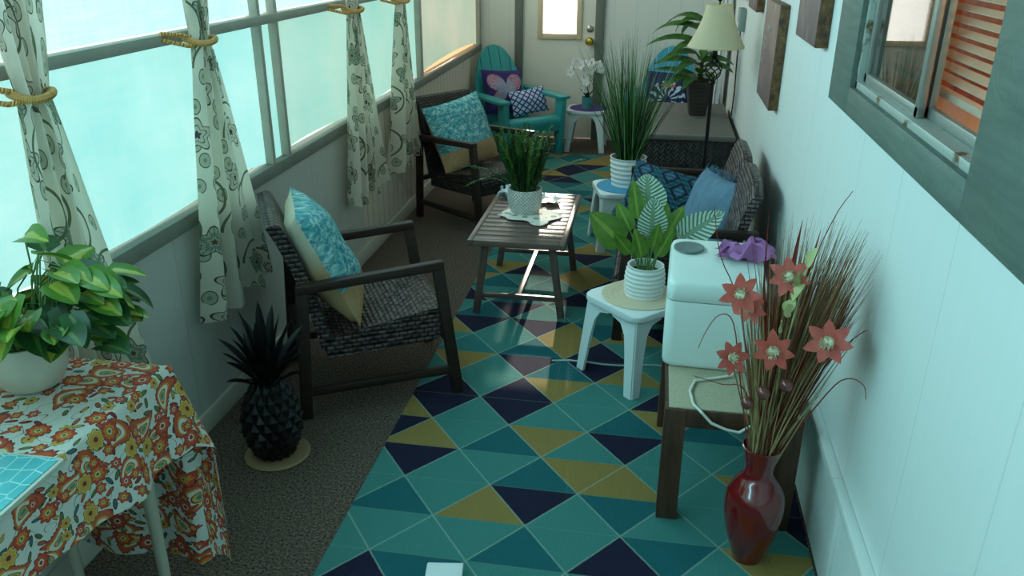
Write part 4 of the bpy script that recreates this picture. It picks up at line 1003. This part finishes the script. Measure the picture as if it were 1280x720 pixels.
for x, z, y in ((-.035, .335, -.10), (-.07, .29, -.08), (.02, .365, -.10)):
    b = MB(); b.lathe([(0, -.018), (.010, -.015), (.0165, -.006), (.018, .003), (.014, .013), (.006, .018), (0, .0185)], 16); b.build('glass_bauble', M('smoky_bauble', srgb(120, 72, 66), .12, .3), t, loc=(x, y, z))

# ------------------------------------------------------------------ pineapple ornament
t = thing('pineapple_ornament', (-1.272, 2.36, .012), 0, 'black metal pineapple ornament standing on the carpet by the window wall', 'ornament')
m_pine = M('black_bronze', vary(srgb(26, 25, 26), .3, 20), .42, .4)
def pine_r(s_): return .105 * (math.sin(PI * (.16 + .72 * s_))) ** .75
b = MB()
rows, per = 9, 14
b.lathe([(pine_r(i / 24) * .93, .29 * i / 24) for i in range(25)], 28)
for i in range(rows):
    for k in range(per):
        s_ = (i + .5) / rows; a = 2 * PI * (k + (i % 2) * .5) / per; r0 = pine_r(s_); z = .29 * s_; hw = PI / per * r0; hh = .29 / rows * .95
        def P_(da, dz, e_): rr_ = pine_r(min(1, max(0, (z + dz) / .29))) * .94 + e_; return (rr_ * math.cos(a + da), rr_ * math.sin(a + da), z + dz)
        c_ = [P_(-PI / per, 0, .0), P_(0, -hh, 0), P_(PI / per, 0, 0), P_(0, hh, 0)]; tip = P_(0, hh * .15, .014)
        for q1, q2 in zip(c_, c_[1:] + c_[:1]): b.poly([q1, q2, tip])
b.build('body', m_pine, t, angle=20)
b = MB(); r_ = random.Random(8)
for ring_, (n_, L, tilt, z) in enumerate(((9, .17, 1.0, .275), (9, .22, .62, .285), (7, .26, .34, .29), (4, .29, .12, .29))):
    for k in range(n_):
        a = 2 * PI * (k + ring_ * .4) / n_ + r_.uniform(-.15, .15); ti = tilt * r_.uniform(.8, 1.15)
        b.leaf((.02 * math.cos(a), .02 * math.sin(a), z), (math.cos(a) * ti, math.sin(a) * ti, 1), L * r_.uniform(.85, 1.05), .034, droop=.15 + .25 * ti, fold=.5, shape=1.3, nv=7)
b.build('crown', m_pine, t)
b = MB(); b.lathe([(0, 0), (.112, 0), (.118, .006), (.112, .012), (0, .012)], 36); o = b.build('round_coaster', M('tan_cork', vary(srgb(150, 124, 92), .15, 30), .8), loc=(-1.268, 2.365, .0)); tag(o, 'round tan board under the pineapple ornament', 'coaster')

# ------------------------------------------------------------------ cloth table at the left
def uvz(g): return g.xyz(g.tex('UV'))
def paisley(g):
    uv = g.tex('UV'); u = g.xyz(uv); wob = (g.noise(uv, 8, 2) - .5) * .02
    uw = g.vec(u[0] + wob, u[1] - wob)
    white = srgb(222, 220, 210); c = g.mix(0., white, white)
    # small leaves
    v = g.voro(uw, 34, .9); h = g.xyz(v[1]); x = g.xyz(uw); p = g.xyz(v[2])
    a0 = h[0] * 6.28; dx = (x[0] - p[0]) * 34 if False else None
    def local(sc, rand, vec, rot=True):
        vv = g.voro(vec, sc, rand); pp = g.xyz(vv[2]); xx = g.xyz(vec); hh = g.xyz(vv[1])
        lx, ly = (xx[0] - pp[0]) * sc, (xx[1] - pp[1]) * sc
        if rot:
            th = hh[0] * 6.28; ct, st_ = th._m('COSINE'), th.sin()
            lx, ly = lx * ct + ly * st_, ly * ct - lx * st_
        return lx, ly, hh
    lx, ly, h = local(29, .85, uw)
    e_ = (lx * 1.3).abs() + (ly * 3.2).pow(2) * 1.0 + .0
    k = (lx * lx * 5.5 + ly * ly * 34).sqrt()
    lc = g.ramp(h[1], (.0, srgb(96, 122, 66)), (.25, srgb(196, 92, 50)), (.45, srgb(60, 110, 116)), (.62, srgb(150, 52, 44)), (.8, srgb(206, 160, 76)), const=True)
    c = g.mix(k.lt(1) * h[2].gt(.08), c, g.mix(k.gt(.72), lc, srgb(70, 44, 50)))
    sw = ((g.noise(uw, 9, 1) * 9).fract() - .5).abs().lt(.022) * g.noise(uw, 5, 1).gt(.5)
    c = g.mix(sw * .8, c, srgb(120, 60, 70))
    # paisley drops with rings
    lx, ly, h = local(10.5, .75, g.vec(u[0] + wob * 2 + .37, u[1] + wob * 2 + .11))
    yy = ly + lx * lx * .9 - .06; tp = 1 + lx * 1.3
    r_ = (lx * lx * 3.4 + (yy / tp.max(.15)).pow(2) * 11).sqrt()
    an = g.atan2(yy, lx)
    scal = r_ + (an * 16).sin() * .045
    pc = g.ramp(r_, (0, srgb(80, 140, 132)), (.18, srgb(208, 170, 80)), (.30, srgb(150, 60, 44)), (.36, srgb(224, 216, 200)), (.56, srgb(208, 150, 70)), (.66, srgb(200, 92, 56)), (.86, srgb(182, 70, 46)), (.95, srgb(90, 40, 50)), const=True)
    c = g.mix(scal.lt(1) * h[2].gt(.2), c, pc)
    # flowers
    def flowers(c, sc, off, pet, amp, ra, keep):
        lx, ly, h = local(sc, .7, g.vec(u[0] + off + wob, u[1] + off * .7))
        r_ = (lx * lx + ly * ly).sqrt(); an = g.atan2(ly, lx)
        k = r_ / (((an * pet).sin() * amp + 1) * ra)
        c1 = g.ramp(k, (0, srgb(60, 96, 120)), (.16, srgb(224, 196, 110)), (.34, srgb(104, 40, 50)), (.40, srgb(226, 130, 60)), (.62, srgb(200, 74, 46)), (.92, srgb(110, 34, 44)), const=True)
        c2 = g.ramp(k, (0, srgb(150, 50, 44)), (.22, srgb(226, 216, 196)), (.36, srgb(202, 90, 60)), (.74, srgb(196, 60, 44)), (.93, srgb(84, 40, 60)), const=True)
        c3 = g.ramp(k, (0, srgb(110, 44, 60)), (.25, srgb(214, 160, 70)), (.75, srgb(222, 186, 96)), (.9, srgb(96, 84, 60)), const=True)
        fc = g.mix(h[1].gt(.42), c1, g.mix(h[1].gt(.74), c2, c3))
        return g.mix(k.lt(1) * h[2].gt(keep), c, fc)
    c = flowers(c, 21, .21, 6, .16, .31, .35)
    c = flowers(c, 13, .53, 8, .12, .33, .34)
    return c
m_cloth = M('paisley_floral_tablecloth', paisley, .8, bump=lambda g: g.noise(g.tex('UV'), 14, 3), bs=.12, bd=.01)
tx0, tx1, ty0, ty1, tz = -1.575, -1.172, .25, 1.66, .75
t = thing('folding_table', (0, 0, 0), 0, 'cream legged table under the paisley cloth against the window wall', 'table')
b = MB(); b.box((tx0, ty0, tz - .03), (tx1, ty1, tz - .003), bev=.004); b.build('tabletop', m_cream, t)
for x in (tx0 + .06, tx1 - .07):
    for y in (ty0 + .06, ty1 - .06):
        b = MB(); b.lathe([(.011, 0), (.014, .02), (.021, .70), (.021, tz - .03)], 16, c=(x, y, 0)); b.build('leg', m_cream, t)
def drape(du, dv, x, y):
    """cloth point: how far past the table's aisle edge (du) and end edge (dv)"""
    fold = .014 * math.sin(y * 19) + .010 * math.sin(y * 31 + 1)
    if du <= 0 and dv <= 0: return V3((x, y, tz + .001))
    if du > 0 and dv <= 0:
        k = min(1, du / .25); bul = .012 * (1 - math.exp(-du * 60)); return V3((tx1 + bul + k * (.018 + fold), y, tz + .001 - max(0, du - .008)))
    fx = .016 * math.sin(x * 23)
    if dv > 0 and du <= 0:
        k = min(1, dv / .3); return V3((x, ty1 + .012 * (1 - math.exp(-dv * 60)) + k * (.02 + fx), tz + .001 - max(0, dv - .008)))
    r_ = math.hypot(du, dv); a = math.atan2(dv, du); k = min(1, r_ / .3)
    fl = .03 + .06 * math.sin(2 * a) + .02 * math.sin(6 * a)
    return V3((tx1 + .01 + math.cos(a) * fl * k, ty1 + .01 + math.sin(a) * fl * k, tz + .001 - max(0, r_ - .008)))
OA, OE = .25, .66
def clothfn(u, v):
    X_ = tx0 + (tx1 + OA * (1 - 0) - tx0) * u; Y_ = ty0 + (ty1 + OE - ty0) * v
    cut = .15 * max(0, min(1, (1.5 - Y_) / .9))            # the hem rides higher towards the near end
    du = X_ - tx1
    if du > 0: du *= (OA - cut) / OA
    dv = Y_ - ty1
    return drape(du, dv, min(X_, tx1), min(Y_, ty1))
b = MB(); b.grid(clothfn, 72, 130, uv=lambda u, v: (tx0 + (tx1 + OA - tx0) * u, ty0 + (ty1 + OE - ty0) * v)); o = b.build('tablecloth', m_cloth, angle=80)
tag(o, 'white tablecloth with orange and red paisley flowers over the left table', 'tablecloth')
def hexes(g):
    u = g.xyz(g.tex()); v = g.voro(g.vec(u[0] * 1.3, u[1]), 24, .45, 'DISTANCE_TO_EDGE')
    n = g.noise(g.tex(), 12, 3)
    return g.mix(v[0].lt(.045), g.mix(n, srgb(58, 168, 182), srgb(130, 212, 214)), srgb(170, 226, 224))
t = thing('serving_tray', (-1.285, 1.075, tz + .004), math.radians(1), 'turquoise glass tray with pale cell pattern on the paisley tablecloth', 'tray')
b = MB(); b.prism(rrect(.15, .165, .008), 0, .010, bev=.002); b.build('tray_base', M('pale_tray_edge', srgb(206, 206, 192), .5), t)
b = MB(); b.prism(rrect(.142, .157, .006), .010, .0125, bev=.001); b.build('glass_top', M('turquoise_cells', hexes, .15), t)
# pothos
t = thing('potted_pothos', (-1.425, 1.52, tz + .003), 0, 'green and yellow trailing plant in a cream pot on the paisley tablecloth', 'plant')
b = MB(); prof = smooth_prof([(.050, 0), (.066, .012), (.084, .05), (.088, .085), (.083, .125)], 5); b.lathe([(0, 0)] + prof + [(.077, .125), (.072, .1), (0, .1)], 40, mf=lambda j: 1 if j >= len(prof) + 2 else 0); b.build('pot', [m_cer2, m_soil], t)
def pothos(g):
    u = g.xyz(g.tex('UV')); a = (u[0] - .5).abs() * 2; n = g.noise(g.tex(), 30, 3)
    k = a + (n - .5) * .9 + u[1] * .15
    c = g.mix(g.step(k, .30, .46), srgb(186, 188, 76), g.mix(n, srgb(60, 116, 40), srgb(112, 156, 58)))
    return g.mix(a.lt(.05), c, srgb(150, 180, 90))
m_poth = M('yellow_green_leaf', pothos, .32, trans=.3); m_poth2 = leafmat('dark_green_leaf', srgb(22, 62, 34), srgb(46, 96, 44), srgb(86, 124, 58))
def heart(b, p, d, L, W, up, droop, mi):
    p = V3(p); d = V3(d).normalized(); x = d.cross(V3(up))
    if x.length < .05: x = V3((1, 0, 0))
    x.normalize(); nv = 9; rows = []
    for j in range(nv + 1):
        s_ = j / nv; wv = W * .5 * (max(0, 1 - s_) ** .85) * (1 + 1.6 * s_) * min(1, (s_ * 7 + .25)) * .92 + .0003; nrm = x.cross(d).normalized()
        back = d * (-.12 * L * max(0, 1 - s_ * 3))
        rows.append([b.bm.verts.new(p + x * (k * wv) + nrm * (abs(k) * wv * .28 - .06 * wv * (abs(k) == .5)) + back * abs(k)) for k in (-1, -.5, 0, .5, 1)])
        p = p + d * (L / nv); d = (Matrix.Rotation(-droop / nv, 3, x) @ d).normalized()
    for j in range(nv):
        for k in range(4): b.face([rows[j][k], rows[j][k + 1], rows[j + 1][k + 1], rows[j + 1][k]], mi, [(k / 4, j / nv), ((k + 1) / 4, j / nv), ((k + 1) / 4, (j + 1) / nv), (k / 4, (j + 1) / nv)])
b = MB(); r_ = random.Random(31)
for i in range(92):
    a = r_.uniform(0, 2 * PI) if i < 60 else r_.uniform(-1.5, .9); q_ = r_.random() ** .5; R = .03 + .19 * q_
    z = .145 + .24 * r_.random() * (1 - .4 * q_) - (.07 * q_ * r_.random())
    p = V3((R * math.cos(a), R * math.sin(a), z))
    if p.x < -.05: p.x = -.05 * r_.random()
    if p.y < -.06 and p.z < .2: p.z += .1
    base = V3((.05 * math.cos(a), .05 * math.sin(a), .10)); mid = (base + p) / 2 + V3((0, 0, .05))
    b.tube([base, mid, p], .0022, 5, mi=2)
    d = V3((math.cos(a) * .8 + r_.uniform(-.4, .4), math.sin(a) * .8 + r_.uniform(-.5, .3) - .25, r_.uniform(-.5, .35)))
    heart(b, p, d, r_.uniform(.068, .108), r_.uniform(.052, .078), (r_.uniform(-.3, .3), r_.uniform(-.6, .1), 1), r_.uniform(.2, .8), r_.choice([0, 0, 0, 1, 1]))
for x, z in ((.13, .30), (.17, .285), (.20, .27), (.15, .25), (.19, .225), (.16, .20)):
    heart(b, (x, .03, z), (.9, -.3, -.15), .08, .055, (0, -.5, 1), .5, 0); b.tube([(.04, 0, .1), (x * .6, .02, z + .02), (x, .03, z)], .002, 5, mi=2)
b.build('foliage', [m_poth, m_poth2, M('pothos_stem', srgb(96, 130, 70), .5)], t)

# ------------------------------------------------------------------ curtains
def curt(g):
    uv = g.tex('UV'); u = g.xyz(uv); c0 = g.mix(g.noise(uv, 5, 2), srgb(236, 226, 208), srgb(246, 240, 228))
    def local(sc, rand, vec):
        vv = g.voro(vec, sc, rand); pp = g.xyz(vv[2]); xx = g.xyz(vec); hh = g.xyz(vv[1]); return (xx[0] - pp[0]) * sc, (xx[1] - pp[1]) * sc, hh
    lx, ly, h = local(13, .9, uv); r_ = (lx * lx * 2.2 + ly * ly).sqrt() / .34
    c = g.mix(r_.lt(1) * h[2].gt(.35), c0, g.ramp(r_, (0, srgb(150, 152, 130)), (.3, srgb(196, 196, 176)), (.86, srgb(96, 92, 84)), const=True))
    lx, ly, h = local(6.5, .8, g.vec(u[0] + .3, u[1] + .7)); rr_ = (lx * lx + ly * ly).sqrt(); an = g.atan2(ly, lx); k = rr_ / (((an * 5).sin() * .25 + 1) * .30)
    veins = ((an * 10).sin().abs()).lt(.22)
    fc = g.ramp(k, (0, srgb(104, 84, 62)), (.18, srgb(196, 190, 160)), (.34, srgb(140, 158, 142)), (.6, srgb(184, 190, 170)), (.9, srgb(84, 80, 76)), const=True)
    fc2 = g.ramp(k, (0, srgb(84, 74, 76)), (.25, srgb(214, 206, 188)), (.5, srgb(120, 112, 106)), (.58, srgb(216, 208, 192)), (.9, srgb(88, 80, 76)), const=True)
    c = g.mix(k.lt(1) * h[2].gt(.25), c, g.mix(h[1].gt(.5), g.mix(veins, fc, srgb(70, 80, 70)), fc2))
    lx, ly, h = local(4.2, .6, g.vec(u[0] + .1, u[1] + .2)); rr_ = (lx * lx + ly * ly).sqrt()
    c = g.mix((rr_ - .36).abs().lt(.018) * (g.atan2(ly, lx).gt(-1)), c, srgb(112, 120, 96))
    return c
m_curt = M('cream_floral_curtain', curt, .85, trans=.55)
m_tie = M('gold_braid', lambda g: g.mix(((g.xyz(g.tex('UV'))[1] * 40 + g.xyz(g.tex('UV'))[0] * 6).sin() * .5 + .5), srgb(206, 140, 66), srgb(246, 196, 122)), .6, bump=lambda g: (g.xyz(g.tex('UV'))[1] * 60 + g.xyz(g.tex('UV'))[0] * 12).sin(), bs=.6, bd=.004)
def curtain(yt, zt_, ya, yb, zb, wtop, label, hook, seed, depth=.05, xo=XL + .07):
    t = thing('curtain', (xo, yt, zb), 0, label, 'curtain', 'floral curtains at the long window'); r_ = random.Random(seed); ph = r_.uniform(0, 6); ZT = 2.2
    def fn(u, v):
        z = ZT + (zb - ZT) * v; k = u * 2 - 1
        if z > zt_:
            s_ = (z - zt_) / (ZT - zt_); s_ = s_ ** .75; cen = 0; half = .034 + (wtop / 2 - .034) * s_; amp = .022 + .02 * s_; lo, hi = -half, half
        else:
            s_ = (zt_ - z) / (zt_ - zb); e_ = s_ ** .80; lo, hi = -.034 + (ya - yt + .034) * e_, .034 + (yb - yt - .034) * e_; amp = .022 + depth * .6 * s_
        y = lo + (hi - lo) * u
        nf = 3.2
        x = amp * math.sin(2 * PI * nf * u + ph + .6 * math.sin(3 * v)) + .012 * math.sin(2 * PI * 7 * u + ph * 2) * (.4 + v * .6)
        x = max(x, -.055)
        return V3((x + .012, y + .006 * math.sin(9 * v + 5 * u), z - zb + (.012 * math.sin(2 * PI * 2.2 * u + ph) if v == 1 else 0)))
    W_ = .85
    b = MB(); b.grid(fn, 70, 60, uv=lambda u, v: (u * W_ + seed * 1.7, (1 - v) * 1.7)); b.build('panel', m_curt, t, angle=80)
    b = MB(); pts = []
    for i in range(17):
        a = 2 * PI * i / 16; pts.append((.012 + .05 * math.cos(a), .044 * math.sin(a), zt_ - zb + .006 * math.sin(a * 2)))
    b.tube(pts, .011, 8); b.tube([(.0, .0, zt_ - zb), (-.02, hook * .5, zt_ - zb + .022), (-.058, hook, zt_ - zb + .03)], .008, 8); b.tube([(.03, .0, zt_ - zb - .012), (.0, hook * .5, zt_ - zb - .012), (-.058, hook, zt_ - zb + .012)], .007, 8); b.build('tieback', m_tie, t)
    return t
curtain(1.835, 1.388, 1.70, 2.03, .47, .24, 'floral curtain nearest the camera, behind the trailing pot plant', -.14, 1)
curtain(2.665, 1.428, 2.45, 2.93, .47, .16, 'floral curtain hanging above the pineapple ornament', -.12, 2)
curtain(4.165, 1.415, 3.95, 4.46, .43, .16, 'floral curtain hanging between the two armchairs, third along the window', -.16, 3)
curtain(4.99, 1.405, 4.69, 5.24, .42, .2, 'floral curtain farthest from the camera, beside the far wicker armchair', -.16, 5)

# ------------------------------------------------------------------ pictures and small things on the right wall
def canvas(y0, y1, z0, z1, label, seed, th=.045):
    t = thing('canvas_picture', (XR, (y0 + y1) / 2, z0), 0, label, 'picture', 'canvas pictures on the right wall'); hy = (y1 - y0) / 2; H = z1 - z0
    edge = M('bronze_marbled_edge', lambda g: g.ramp(g.noise(g.tex(), 26, 5, .7), (.35, srgb(52, 34, 24)), (.55, srgb(112, 78, 46)), (.72, srgb(150, 112, 66))), .5)
    b = MB(); b.box((-th, -hy, 0), (-.001, hy, H), bev=.002); b.build('canvas_block', edge, t)
    def art(g):
        p = g.xyz(g.tex()); n = g.noise(g.vec(p[0], p[1] * 2.2, p[2] * 1.5), 3 + seed, 4, .6); v = g.noise(g.vec(p[1] * 8 + seed * 3, p[2] * 3), 1, 3)
        c = g.ramp(n * .6 + p[2] / H * .35, (.25, srgb(98, 74, 74)), (.45, srgb(134, 104, 100)), (.7, srgb(164, 128, 114)))
        return g.mix(g.step(v, .6, .72) * .7, c, srgb(190, 172, 150))
    b = MB(); b.poly([(-th - .0012, hy - .004, .004), (-th - .0012, -hy + .004, .004), (-th - .0012, -hy + .004, H - .004), (-th - .0012, hy - .004, H - .004)]); b.build('painting', M('muted_abstract_print', art, .6), t)
    return t
cv = canvas(4.126, 4.66, .988, 1.47, 'canvas picture with faint pale lettering and bronze edge, lowest on the right wall', 1)
b = MB(); r_ = random.Random(2)
for ln, (y, z, n_, s_) in enumerate(((-.03, .335, 4, .034), (.05, .285, 6, .02), (.05, .245, 5, .02), (.08, .17, 4, .014))):
    for k in range(n_):
        yy = y + .14 - k * s_ * 1.1
        b.box((-.0476, yy - s_ * .35, z), (-.0468, yy - s_ * .22, z + s_)); b.box((-.0476, yy - s_ * .35, z + s_ * r_.choice((0, .45, .85))), (-.0468, yy + s_ * .35, z + s_ * r_.choice((.15, .6, 1))))
b.build('pale_marks', M('pale_paint', srgb(206, 194, 180), .7), cv, smooth=False)
canvas(3.14, 3.60, 1.395, 1.86, 'canvas picture hanging closest to the house window', 2)
canvas(5.12, 5.58, 1.362, 1.84, 'canvas picture whose lower corner shows between lamp shade and lowest picture', 3)
canvas(6.05, 6.60, 1.37, 1.86, 'grey canvas picture farthest along the right wall, above the small wall box', 4)
t = thing('wall_outlet_box', (XR, 6.16, 1.16), 0, 'small grey box on the right wall behind the lamp shade', 'wall box')
b = MB(); b.box((-.045, -.07, 0), (-.001, .07, .15), bev=.006); b.build('housing', M('grey_box', vary(srgb(138, 150, 146), .06), .5), t)
b = MB(); b.box((-.049, -.03, .02), (-.045, .03, .06), bev=.001); b.build('socket_plate', m_white, t)
b = MB(); b.tube([(-.02, .03, 0), (-.022, .05, -.2), (-.018, .02, -.42), (-.02, .04, -.60)], .0045, 8); b.build('cable', m_black, t)
# white box corner at the bottom of the view
t = thing('white_box', (-.50, 1.80, .0085), math.radians(8), 'white box standing on the rug at the bottom edge of the view', 'box')
b = MB(); b.box((-.05, -.12, 0), (.05, .055, .035), bev=.004); b.build('box_body', m_plast, t)
b = MB(); b.box((-.054, -.124, .030), (.054, .059, .042), bev=.004); b.build('box_lid', m_plast, t)
